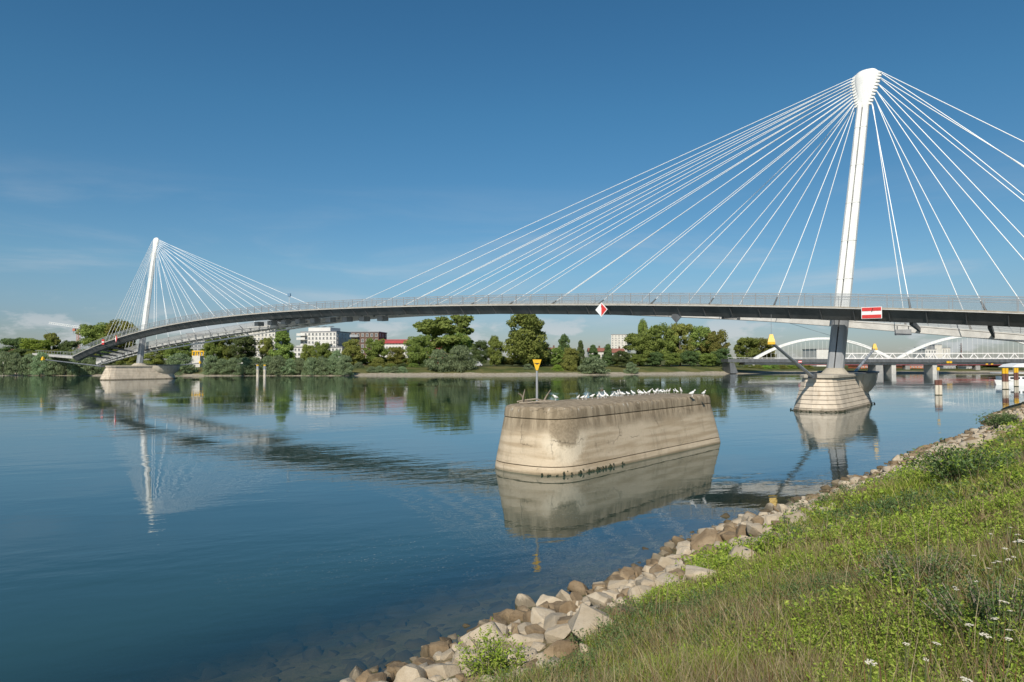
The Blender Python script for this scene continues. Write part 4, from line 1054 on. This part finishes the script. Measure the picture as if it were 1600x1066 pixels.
ab_ = empty('arch_bridge', (at(1180, 560, DA).x, DA, 0), 'white tied arch bridge with two long arches behind the road bridge', 'arch bridge')
ax0 = at(1168, 560, DA).x; ax1 = at(1680, 560, DA).x
zd_ = vz(560.5, DA)
dk_ = MB().box(((ax0 + ax1) / 2, DA + 4, zd_ - .7), (ax1 - ax0, 9, 1.4)).build('deck', bwhite, ab_)
def arch_span(pa, pk, yk, pb):
    x0, x1 = at(pa, 560, DA).x, at(pb, 560, DA).x; zk = vz(yk, DA); pts = []
    for i in range(33):
        f = i / 32; pts.append(Vector((x0 + (x1 - x0) * f, DA, zd_ - .3 + (zk - zd_ + .3) * (1 - (2 * f - 1) ** 2))))
    b = MB(); rings = []
    for i, p_ in enumerate(pts):
        t = (pts[min(i + 1, 32)] - pts[max(i - 1, 0)]).normalized(); nn = Vector((-t.z, 0, t.x)); wd = .5 + .18 * abs(2 * i / 32 - 1)
        rings.append([p_ + nn * wd * a + Vector((0, b2, 0)) for a, b2 in ((-1, -.6), (-1, .6), (1, .6), (1, -.6))])
    b.loft(rings); ar = b.build('arch', white, ab_)
    for i in range(2, 31):
        p_ = pts[i]; MB().tube((p_.x, DA, zd_), p_, .05, .05, 5).build('hanger', white, ar)
arch_span(1178, 1280, 529, 1393); arch_span(1401, 1528, 524, 1655)
for px_ in (1396, 1660, 1175): MB().box((at(px_, 570, DA).x, DA + 4, (zd_ - 1.9) / 2), (3, 7, zd_ - .9)).build('pier', conc, ab_)
DT = 302
tb_ = empty('truss_bridge', (at(1335, 560, DT).x, DT, 0), 'white triangular truss rail bridge seen below the arches', 'truss bridge')
tx0, tx1 = at(1320, 560, DT).x, at(1680, 560, DT).x; z0, z1 = vz(560.6, DT), vz(552.2, DT)
tch = MB().box(((tx0 + tx1) / 2, DT, z1), (tx1 - tx0, .35, .35)).build('top_chord', white, tb_)
MB().box(((tx0 + tx1) / 2, DT, z0), (tx1 - tx0, .5, .5)).build('bottom_chord', white, tb_)
step = 10.6 * DT / F * 1.0
n = int((tx1 - tx0) / (2 * step))
for i in range(n):
    x_ = tx0 + i * 2 * step
    MB().bar((x_ + .35 * step, DT, z0), (x_ + step, DT, z1), .32, .32).build('diagonal', white, tb_); MB().bar((x_ + step, DT, z1), (x_ + 1.65 * step, DT, z0), .32, .32).build('diagonal', white, tb_)
# industry behind
block('storage_hall', 'round shouldered white hall behind the left arch', 'building', 1276, 1317, 546, 420, 20, bwhite, 0, 0)
c_ = at(1296.5, 546, 420); hh = empty('hall_roof', (c_.x, 421, c_.z), None, None)
bpy.data.objects.remove(hh)
block('silo_building', 'cream grain silo tower behind the right arch', 'building', 1461, 1472, 539, 520, 14, bcream, 0, 0)
r_, W, H = block('mill_building', 'grey white mill with dark loading bay beside the silo', 'building', 1446, 1463, 546, 515, 16, bwhite, 3, 4)
r_, W, H = block('silo_building', 'wide cream silo block right of the silo tower', 'building', 1472, 1485, 544, 520, 14, bcream, 3, 3, wf=.25)
block('office_tower', 'small blue glass tower left of the mill', 'building', 1441, 1448, 543, 530, 10, bblue, 5, 3, wf=.7)
block('warehouse', 'long orange warehouse on the bank below the bridges', 'building', 1412, 1444, 571.5, 318, 12, borange, 1, 6, wf=.5, hf=.3)
block('warehouse', 'short orange warehouse hidden left behind the piers', 'building', 1345, 1372, 571, 316, 12, borange, 1, 5, wf=.5, hf=.3)
block('shed', 'low grey shed between the orange warehouse and white hut', 'building', 1474, 1493, 571.5, 316, 8, bgrey, 1, 4, hf=.3)
block('shed', 'low white hut on the bank right of the grey shed', 'building', 1510, 1524, 573.5, 312, 6, bwhite, 1, 3, hf=.3)
q = at(1502, 560, 560); an = empty('antenna_mast', (q.x, 560, 3), 'thin dark lattice antenna mast behind the arch bridge', 'antenna')
zt2 = at(1502, 536, 560).z
MB().bar((q.x, 560, 3), (q.x, 560, zt2), 1.2, 1.2, w2=.3, h2=.3).build('shaft', rust, an)
for z_ in np.linspace(8, zt2 - 2, 6): MB().box((q.x, 560, z_), (1.8, 1.8, .3)).build('platform', steel, an)
# passenger boat moored at the right edge
q = onz(1594, 603); bt = empty('passenger_boat', q, 'white passenger boat with canopy moored at the right edge', 'boat')
k = q.y / F; X0 = q.x - 16 * k
def bx_(x0, x1, z0_, z1_, y0=0., y1=5.): return MB().box((X0 + (x0 + x1) / 2, q.y + 3 + (y0 + y1) / 2, (z0_ + z1_) / 2), (x1 - x0, y1 - y0, z1_ - z0_))
MB().loft([[(X0 + a, q.y + 3 + y_, z_) for a, y_ in ((.6 + i_, 2.5), (4, 0 + i_ * .2), (26, 0 + i_ * .2), (26, 5), (4, 5))] for z_, i_ in ((-.4, .6), (1.1, 0))]).build('hull', signw, bt)
bx_(2.2, 24, 1.1, 1.9, .7, 4.3).build('cabin', signw, bt)
for i in range(7): bx_(2.8 + i * 2.6, 4.9 + i * 2.6, 1.3, 1.75, .66, .72).build('window', darkgl, bt)
bx_(1.2, 20, 2.55, 2.7, .3, 4.7).build('upper_deck', signw, bt)
for i in range(8): bx_(1.5 + i * 2.4, 1.6 + i * 2.4, 1.9, 2.55, .4, .5).build('post', palefl, bt)
MB().loft([[(X0 + x_, q.y + 3 + y_, z_) for x_, z_ in ((3, 3.9), (4, 4.5), (6, 4.8), (9, 4.6), (10, 3.9))] for y_ in (.4, 4.6)]).build('canopy', signw, bt)
for x_ in (3.4, 9.6): bx_(x_, x_ + .1, 2.7, 3.9, .6, .7).build('canopy_pole', steel, bt)

# ------------------------------------------------------------------ riprap on the near shore
def stone_mesh(seed, mat_, fine=True):
    r = random.Random(seed); bm = bmesh.new()
    ax_, ay_, az_ = 1, r.uniform(.65, .95), r.uniform(.5, .8)
    for i in range(18):
        v = Vector((r.gauss(0, 1), r.gauss(0, 1), r.gauss(0, 1))).normalized()
        v = Vector([math.copysign(abs(c_) ** .62, c_) for c_ in v]) * r.uniform(.85, 1.05) * .5
        bm.verts.new((v.x * ax_, v.y * ay_, v.z * az_))
    res = bmesh.ops.convex_hull(bm, input=bm.verts)
    junk = [v for v in bm.verts if not v.link_faces]
    bmesh.ops.delete(bm, geom=junk, context='VERTS')
    bmesh.ops.dissolve_limit(bm, angle_limit=R(14), verts=bm.verts, edges=bm.edges)
    bmesh.ops.bevel(bm, geom=list(bm.edges), offset=.035, segments=2 if fine else 1, profile=.6, affect='EDGES', clamp_overlap=True)
    bmesh.ops.triangulate(bm, faces=[f for f in bm.faces if len(f.verts) > 4])
    big_e = [ed for ed in bm.edges if ed.calc_length() > .16] if fine else []
    if fine: bmesh.ops.subdivide_edges(bm, edges=big_e, cuts=2, use_grid_fill=True); bmesh.ops.triangulate(bm, faces=[f for f in bm.faces if len(f.verts) > 4])
    bm.normal_update(); off_ = Vector((seed * 3.1, seed * 1.7, 0))
    for v in bm.verts: v.co += v.normal * ((mnoise.noise(v.co * 3.2 + off_)) * .045 + mnoise.noise(v.co * 9 + off_) * .018)
    me = bpy.data.meshes.new('stone'); bm.to_mesh(me); bm.free(); me.materials.append(mat_)
    me.polygons.foreach_set('use_smooth', [True] * len(me.polygons)); me.set_sharp_from_angle(angle=R(35))
    return me
SM = {k: [stone_mesh(s_, mt) for s_ in range(16)] for k, mt in (('c', cream_st), ('b', brown_st), ('w', wet_st))}
SML = {k: [stone_mesh(s_, mt, False) for s_ in range(16)] for k, mt in (('c', cream_st), ('b', brown_st), ('w', wet_st))}
riprap = empty('riprap', (5, 18, 0), 'band of loose limestone boulders along the near water edge', 'boulders')
cands = []
def put(t, d, size): 
    x = SH0.x + t * SHD.x + d * SHN.x; y = SH0.y + t * SHD.y + d * SHN.y
    cands.append((x, y, t, d, size))
grid_ = {}
def free(x, y, s_):
    gx, gy = int(x // 1.2), int(y // 1.2)
    for i in (-1, 0, 1):
        for j in (-1, 0, 1):
            for (a, b, c_) in grid_.get((gx + i, gy + j), ()):
                if (a - x) ** 2 + (b - y) ** 2 < ((s_ + c_) * .38) ** 2: return False
    grid_.setdefault((gx, gy), []).append((x, y, s_))
    return True
rs = random.Random(5)
for pss, (lo_, hi_, tries) in enumerate(((.6, .9, 90), (.36, .6, 2600), (.17, .36, 14000))):
    for i in range(tries):
        t = -9 + 82 * rs.random() ** 1.35; d = rs.uniform(-3.2, 4.7)
        if d < -.6 and rs.random() < .35: continue
        x = SH0.x + t * SHD.x + d * SHN.x; y = SH0.y + t * SHD.y + d * SHN.y
        s_ = rs.uniform(lo_, hi_)
        if free(x, y, s_): cands.append((x, y, t, d, s_))
for i in range(5200):
    t = -12 + 70 * rs.random() ** 1.4; d = -6.5 * rs.random() ** 1.3; x = SH0.x + t * SHD.x + d * SHN.x; y = SH0.y + t * SHD.y + d * SHN.y; s_ = rs.uniform(.3, .95)
    if free(x, y, s_): cands.append((x, y, t, d, s_))
items = []
for (x, y, t, d, s_) in cands:
    dd = float(td(np.array([x]), np.array([y]))[1][0])
    if dd > 4.9: continue
    z = hz1(x, y) + s_ * rs.uniform(.02, .16) - (.12 if dd < -.4 else 0)
    if z + s_ * .3 < .0: kind = 'w'
    elif dd < 1.5 and rs.random() < .62: kind = 'b'
    else: kind = 'c' if rs.random() < .8 else 'b'
    rot_ = (rs.uniform(-.45, .45), rs.uniform(-.45, .45), rs.uniform(0, 6.28))
    sc_ = (s_ * rs.uniform(1, 1.3), s_ * rs.uniform(.9, 1.2), s_ * rs.uniform(.85, 1.2))
    dist = math.hypot(x, y); vis = abs(x / max(y, .1)) < .85 and y > 6
    items.append(((s_ / dist if vis else 0) * (1 if kind != 'w' else .35), kind, (x, y, z), rot_, sc_))
items.sort(key=lambda a: -a[0])
rest = {'c': MB(), 'b': MB(), 'w': MB()}
for i, (vv, kind, p_, rot_, sc_) in enumerate(items):
    me = (SM if i < 300 else SML)[kind][rs.randrange(16)]
    if i < 300: link('stone', me, riprap, Vector(p_) - riprap.location, rot_, sc_)
    else:
        from mathutils import Euler
        M_ = Matrix.Translation(p_) @ Euler(rot_).to_matrix().to_4x4() @ Matrix.Diagonal((*sc_, 1))
        rest[kind].add([M_ @ v.co for v in me.vertices], [tuple(pp.vertices) for pp in me.polygons])
for kind, mt in (('c', cream_st), ('b', brown_st), ('w', wet_st)):
    if rest[kind].v: tag(rest[kind].build('small_rubble', mt, riprap, smooth=True), kind='stuff')

# ------------------------------------------------------------------ bank vegetation
def veg_mat(name, trans=.42, rough=.6):
    m = newmat(name); at_ = N('ShaderNodeAttribute', attribute_name='col')
    d = bsdf(at_.outputs[0], rough, 0, None, .25); t = N('ShaderNodeBsdfTranslucent'); L(at_.outputs[0], t.inputs[0])
    mm = N('ShaderNodeMixShader'); mm.inputs[0].default_value = trans; L(d, mm.inputs[1]); L(t.outputs[0], mm.inputs[2]); finish(mm.outputs[0]); return m
vegm = veg_mat('bank_plants')
def visible_pts(n, r0, r1, dmin, jit=.5):
    a = rng.uniform(-.28, .78, n); r_ = np.sqrt(rng.uniform(r0 ** 2, r1 ** 2, n))
    th = a; x = r_ * np.sin(th); y = r_ * np.cos(th)
    t, d = td(x, y)
    dm = dmin - .35 + (vnoise(t * .8, t * 0 + 1, 9) - .5) * 1.6 + (vnoise(t * .27, t * 0 + 5, 19) - .5) * 1.8
    ok = (d > dm)
    # keep what the lens (with a margin) can see
    z = hz(x, y) + .3; v = 533 - (math.tan(0) + ((z - EYE) / y - math.tan(PITCH))) * F
    ok &= (v < 1066 + 260) & (x / y < .95) & (y > 1.2)
    return x[ok], y[ok]
def blades(x, y, length, width, cols, lean=.5):
    n = len(x); z = hz(x, y) - .01
    ph = rng.uniform(0, 6.283, n); L_ = length; ln = rng.uniform(.15, 1., n) * lean
    dx, dy = np.cos(ph), np.sin(ph); px_, py_ = -dy, dx
    fa = rng.uniform(0, 6.283, n); px_, py_ = np.cos(fa), np.sin(fa)
    base = np.stack([x, y, z], 1)
    def lev(f): 
        h = L_ * f * (1 - .25 * ln * f); o = L_ * ln * f ** 1.8
        return base + np.stack([dx * o, dy * o, h], 1)
    side = np.stack([px_, py_, np.zeros(n)], 1) * (width[:, None] / 2)
    p0, p1, p2 = lev(0.), lev(.55), lev(1.)
    V = np.stack([p0 - side, p0 + side, p1 + side * .8, p1 - side * .8, p2], 1).reshape(-1, 3)
    b = np.arange(n) * 5
    Q = np.concatenate([np.stack([b, b + 1, b + 2], 1), np.stack([b, b + 2, b + 3], 1), np.stack([b + 3, b + 2, b + 4], 1)])
    return V, Q, np.repeat(cols, 5, 0)
def pick(n, pal, w_=None):
    pal = np.array(pal); i = rng.choice(len(pal), n, p=w_); return pal[i] * rng.uniform(.75, 1.25, (n, 1))
GREEN = [(.26, .36, .045), (.33, .40, .06), (.20, .27, .04), (.40, .42, .10), (.46, .42, .15)]
STRAW = [(.40, .31, .17), (.33, .25, .13), (.46, .38, .23), (.25, .18, .09)]
parts_ = []
for r0, r1, n, wd in ((2.2, 6, 80000, .0065), (6, 12, 135000, .010), (12, 24, 135000, .018), (24, 48, 90000, .032), (48, 95, 45000, .06)):
    x, y = visible_pts(n, r0, r1, 4.2)
    f = vnoise(x * .55, y * .55, 21); f2 = vnoise(x * 1.7, y * 1.7, 22); straw = (f * .25 + f2 * .4 + .175 + rng.uniform(-.36, .36, len(x))) > .74
    cg = pick(len(x), GREEN, [.28, .27, .2, .15, .1]); cs = pick(len(x), STRAW); c_ = np.where(straw[:, None], cs, cg)
    hgt = (.10 + .26 * vnoise(x * .9, y * .9, 23) ** 1.4) * rng.uniform(.55, 1.35, len(x)); hgt = np.where(straw, hgt * 1.15 + .03, hgt)
    parts_.append(blades(x, y, hgt, wd * rng.uniform(.7, 1.4, len(x)), c_, .75))
# taller pale stalks
for r0, r1, n, wd in ((2.5, 10, 4200, .006), (10, 30, 5500, .012), (30, 80, 3000, .03)):
    x, y = visible_pts(n, r0, r1, 4.6); keep = vnoise(x * 1.1, y * 1.1, 31) > .42; x, y = x[keep], y[keep]
    parts_.append(blades(x, y, rng.uniform(.3, .75, len(x)), np.full(len(x), wd), pick(len(x), STRAW + [(.20, .10, .05)]), .55))
def merge(parts):
    V = []; Q = []; C = []; o = 0
    for v, q_, c_ in parts: V.append(v); Q.append(q_ + o); C.append(c_); o += len(v)
    return np.concatenate(V), np.concatenate(Q), np.concatenate(C)
# matted, bent dead grass lying over the rest
for r0, r1, n, wd in ((2.3, 9, 16000, .006), (9, 22, 20000, .012), (22, 60, 12000, .03)):
    x, y = visible_pts(n, r0, r1, 4.2); keep = (vnoise(x * .8, y * .8, 61) * .6 + vnoise(x * 2.6, y * 2.6, 62) * .4) > .53; x, y = x[keep], y[keep]
    parts_.append(blades(x, y, rng.uniform(.22, .5, len(x)), np.full(len(x), wd), pick(len(x), STRAW), 1.5))
V, Q, C_ = merge(parts_)
tag(link('bank_grass', big_mesh('bank_grass', V, Q, vegm, C_)), 'mixed green and straw coloured grass covering the near bank', 'grass', kind='stuff')

def leaves(cx_, cy_, cz_, sz, cols, spread):
    n = len(cx_); nrm = rng.normal(size=(n, 3)) * .7 + np.array([0, -.15, .8]); nrm /= np.linalg.norm(nrm, axis=1)[:, None]
    tmp = rng.normal(size=(n, 3)); a = np.cross(nrm, tmp); a /= np.linalg.norm(a, axis=1)[:, None]; b = np.cross(nrm, a)
    P = np.stack([cx_, cy_, cz_], 1); s_ = sz[:, None]
    V = np.stack([P - a * s_, P + b * s_ * spread + nrm * s_ * .15, P + a * s_, P - b * s_ * spread + nrm * s_ * .15], 1).reshape(-1, 3)
    k = np.arange(n) * 4
    Q = np.concatenate([np.stack([k, k + 1, k + 2], 1), np.stack([k, k + 2, k + 3], 1)])
    return V, Q, np.repeat(cols, 4, 0)
parts_ = []
LEAFP = [(.25, .35, .04), (.32, .42, .055), (.19, .27, .04), (.38, .43, .085)]
DARKP = [(.10, .165, .055), (.14, .21, .07), (.075, .12, .04), (.18, .25, .09)]
for r0, r1, npl, nl, ls, hh_ in ((2.3, 7, 3000, 56, .014, .28), (7, 14, 5800, 38, .021, .32), (14, 28, 6500, 20, .045, .42), (28, 60, 5000, 12, .09, .5), (60, 95, 1500, 10, .15, .6)):
    x, y = visible_pts(npl, r0, r1, 4.0)
    f = .6 * vnoise(x * .6, y * .6, 41) + .4 * vnoise(x * 1.9, y * 1.9, 42)
    dk = vnoise(x * .35 + 9, y * .35, 43) > .60
    keep = (f > .43) | (dk & (f > .36)); x, y, dk, f = x[keep], y[keep], dk[keep], f[keep]
    n = len(x); ht = hh_ * (.35 + .9 * np.clip(f, 0, 1)) * rng.uniform(.6, 1.3, n)
    rep = nl; xx = np.repeat(x, rep); yy = np.repeat(y, rep); hh2 = np.repeat(ht, rep); dk2 = np.repeat(dk, rep)
    u = rng.uniform(.1, 1, len(xx)) ** .7; rad = np.repeat(rng.uniform(.08, .2, n), rep) * (.5 + .6 * np.sin(u * 3.0)) * (1 if r0 < 14 else 1.6)
    aa = rng.uniform(0, 6.283, len(xx)); k = np.sqrt(rng.uniform(0, 1, len(xx)))
    X_ = xx + np.cos(aa) * rad * k; Y_ = yy + np.sin(aa) * rad * k; Z_ = hz(xx, yy) + hh2 * u
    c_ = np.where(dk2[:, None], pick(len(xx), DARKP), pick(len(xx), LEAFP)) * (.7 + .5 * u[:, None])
    sz = ls * rng.uniform(.6, 1.35, len(xx)) * np.where(dk2, .75, 1)
    parts_.append(leaves(X_, Y_, Z_, sz, c_, .42))
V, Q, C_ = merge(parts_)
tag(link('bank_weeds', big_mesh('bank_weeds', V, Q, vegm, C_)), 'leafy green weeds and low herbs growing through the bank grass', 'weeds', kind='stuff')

# shrubs with an outline of their own
def shrub(px, py, wd, ht, pal, label, nl=1500, ls=.03, seed=1, nstem=16):
    p_ = ground_hit(px, py); root = empty('leafy_shrub', p_, label, 'shrub')
    st = MB(); P = []
    r = random.Random(seed)
    for i in range(nstem):
        a = r.uniform(0, 6.28); k = math.sqrt(r.random()) * wd / 2; h_ = ht * (1 - .45 * (k / (wd / 2)) ** 2) * r.uniform(.75, 1.1)
        b0 = p_ + Vector((math.cos(a) * k * .3, math.sin(a) * k * .3, -.03)); tp_ = p_ + Vector((math.cos(a) * k, math.sin(a) * k, h_))
        st.tube(b0, tp_, .008, .003, 4); P.append((b0, tp_))
    st.build('stems', timber, root)
    si = rng.integers(0, nstem, nl); u = rng.uniform(.2, 1.05, nl)
    A = np.array([list(a) for a, b in P]); B = np.array([list(b) for a, b in P])
    Q0 = A[si] + (B[si] - A[si]) * u[:, None] + rng.normal(size=(nl, 3)) * ls * 1.6
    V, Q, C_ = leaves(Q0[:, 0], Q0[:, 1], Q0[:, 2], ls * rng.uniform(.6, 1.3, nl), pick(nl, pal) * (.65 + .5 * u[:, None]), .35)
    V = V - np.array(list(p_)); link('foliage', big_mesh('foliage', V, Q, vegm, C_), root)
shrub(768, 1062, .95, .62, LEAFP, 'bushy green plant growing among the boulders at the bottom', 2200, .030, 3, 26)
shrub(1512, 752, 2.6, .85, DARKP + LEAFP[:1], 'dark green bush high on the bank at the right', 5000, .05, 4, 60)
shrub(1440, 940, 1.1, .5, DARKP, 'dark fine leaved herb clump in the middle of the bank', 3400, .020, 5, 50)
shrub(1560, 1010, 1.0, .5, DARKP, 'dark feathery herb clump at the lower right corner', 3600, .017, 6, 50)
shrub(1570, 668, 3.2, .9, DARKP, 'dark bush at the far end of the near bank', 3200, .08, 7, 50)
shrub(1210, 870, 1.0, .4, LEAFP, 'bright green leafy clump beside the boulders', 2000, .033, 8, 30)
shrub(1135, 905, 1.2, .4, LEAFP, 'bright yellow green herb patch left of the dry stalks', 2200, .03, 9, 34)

# white yarrow umbels
stemm = simple('flower_stem', (.10, .13, .04), .8, .2, 9.)
um = simple('umbel_white', (.62, .57, .46), .8, .12, 30.)
fh = MB(); rr2 = random.Random(3)
for i in range(34):
    a = rr2.uniform(0, 6.28); k = math.sqrt(rr2.random()); c_ = (math.cos(a) * k * .5, math.sin(a) * k * .5, .03 - .09 * k * k + rr2.uniform(-.015, .015)); r2 = rr2.uniform(.07, .12)
    fh.loft([[(c_[0] + r2 * kk * math.cos(q_), c_[1] + r2 * kk * math.sin(q_), c_[2] + zz_) for q_ in np.arange(5) * 1.2566] for zz_, kk in ((-.04, .6), (0, 1), (.035, .55))])
fh_me = fh.mesh('flower_head', um)
YAR = [(1579, 824, .05), (1590, 846, .10), (1597, 845, .09), (1570, 857, .06), (1522, 868, .055), (1560, 877, .07), (1576, 874, .06), (1584, 870, .05), (1545, 888, .05), (1553, 879, .05), (1526, 908, .05), (1569, 940, .09), (1554, 966, .06), (1576, 984, .055), (1515, 976, .07), (1540, 992, .09), (1575, 998, .06), (1416, 1006, .06), (1463, 1005, .07), (1361, 1034, .08), (1447, 1030, .04), (1511, 1062, .07), (1593, 905, .04), (1548, 834, .04), (1578, 954, .04), (1495, 921, .05), (1590, 835, .06), (1492, 917, .05)]
for i, (px, py, sz) in enumerate(sorted(YAR)):
    ht = .42; p_ = ground_hit(px, py, ht)
    if p_ is None: continue
    dist = p_.y; top = Vector((0, 0, EYE)) + ray(px, py) * ((p_.y) / ray(px, py).y)
    if top.z - p_.z < .1: top.z = p_.z + .3
    lab = '%s white yarrow umbel counted from the left across the bank' % ORD[i]
    root = empty('yarrow', p_, lab, 'flower', 'white yarrow flowers on the bank')
    MB().tube(p_ - Vector((.02, 0, .05)), top, .005, .004, 5).build('stem', stemm, root)
    s_ = sz * .72
    link('flower_head', fh_me, root, top - p_, (rng.uniform(-.2, .2), rng.uniform(-.2, .2), rng.uniform(0, 6)), (s_, s_, s_))
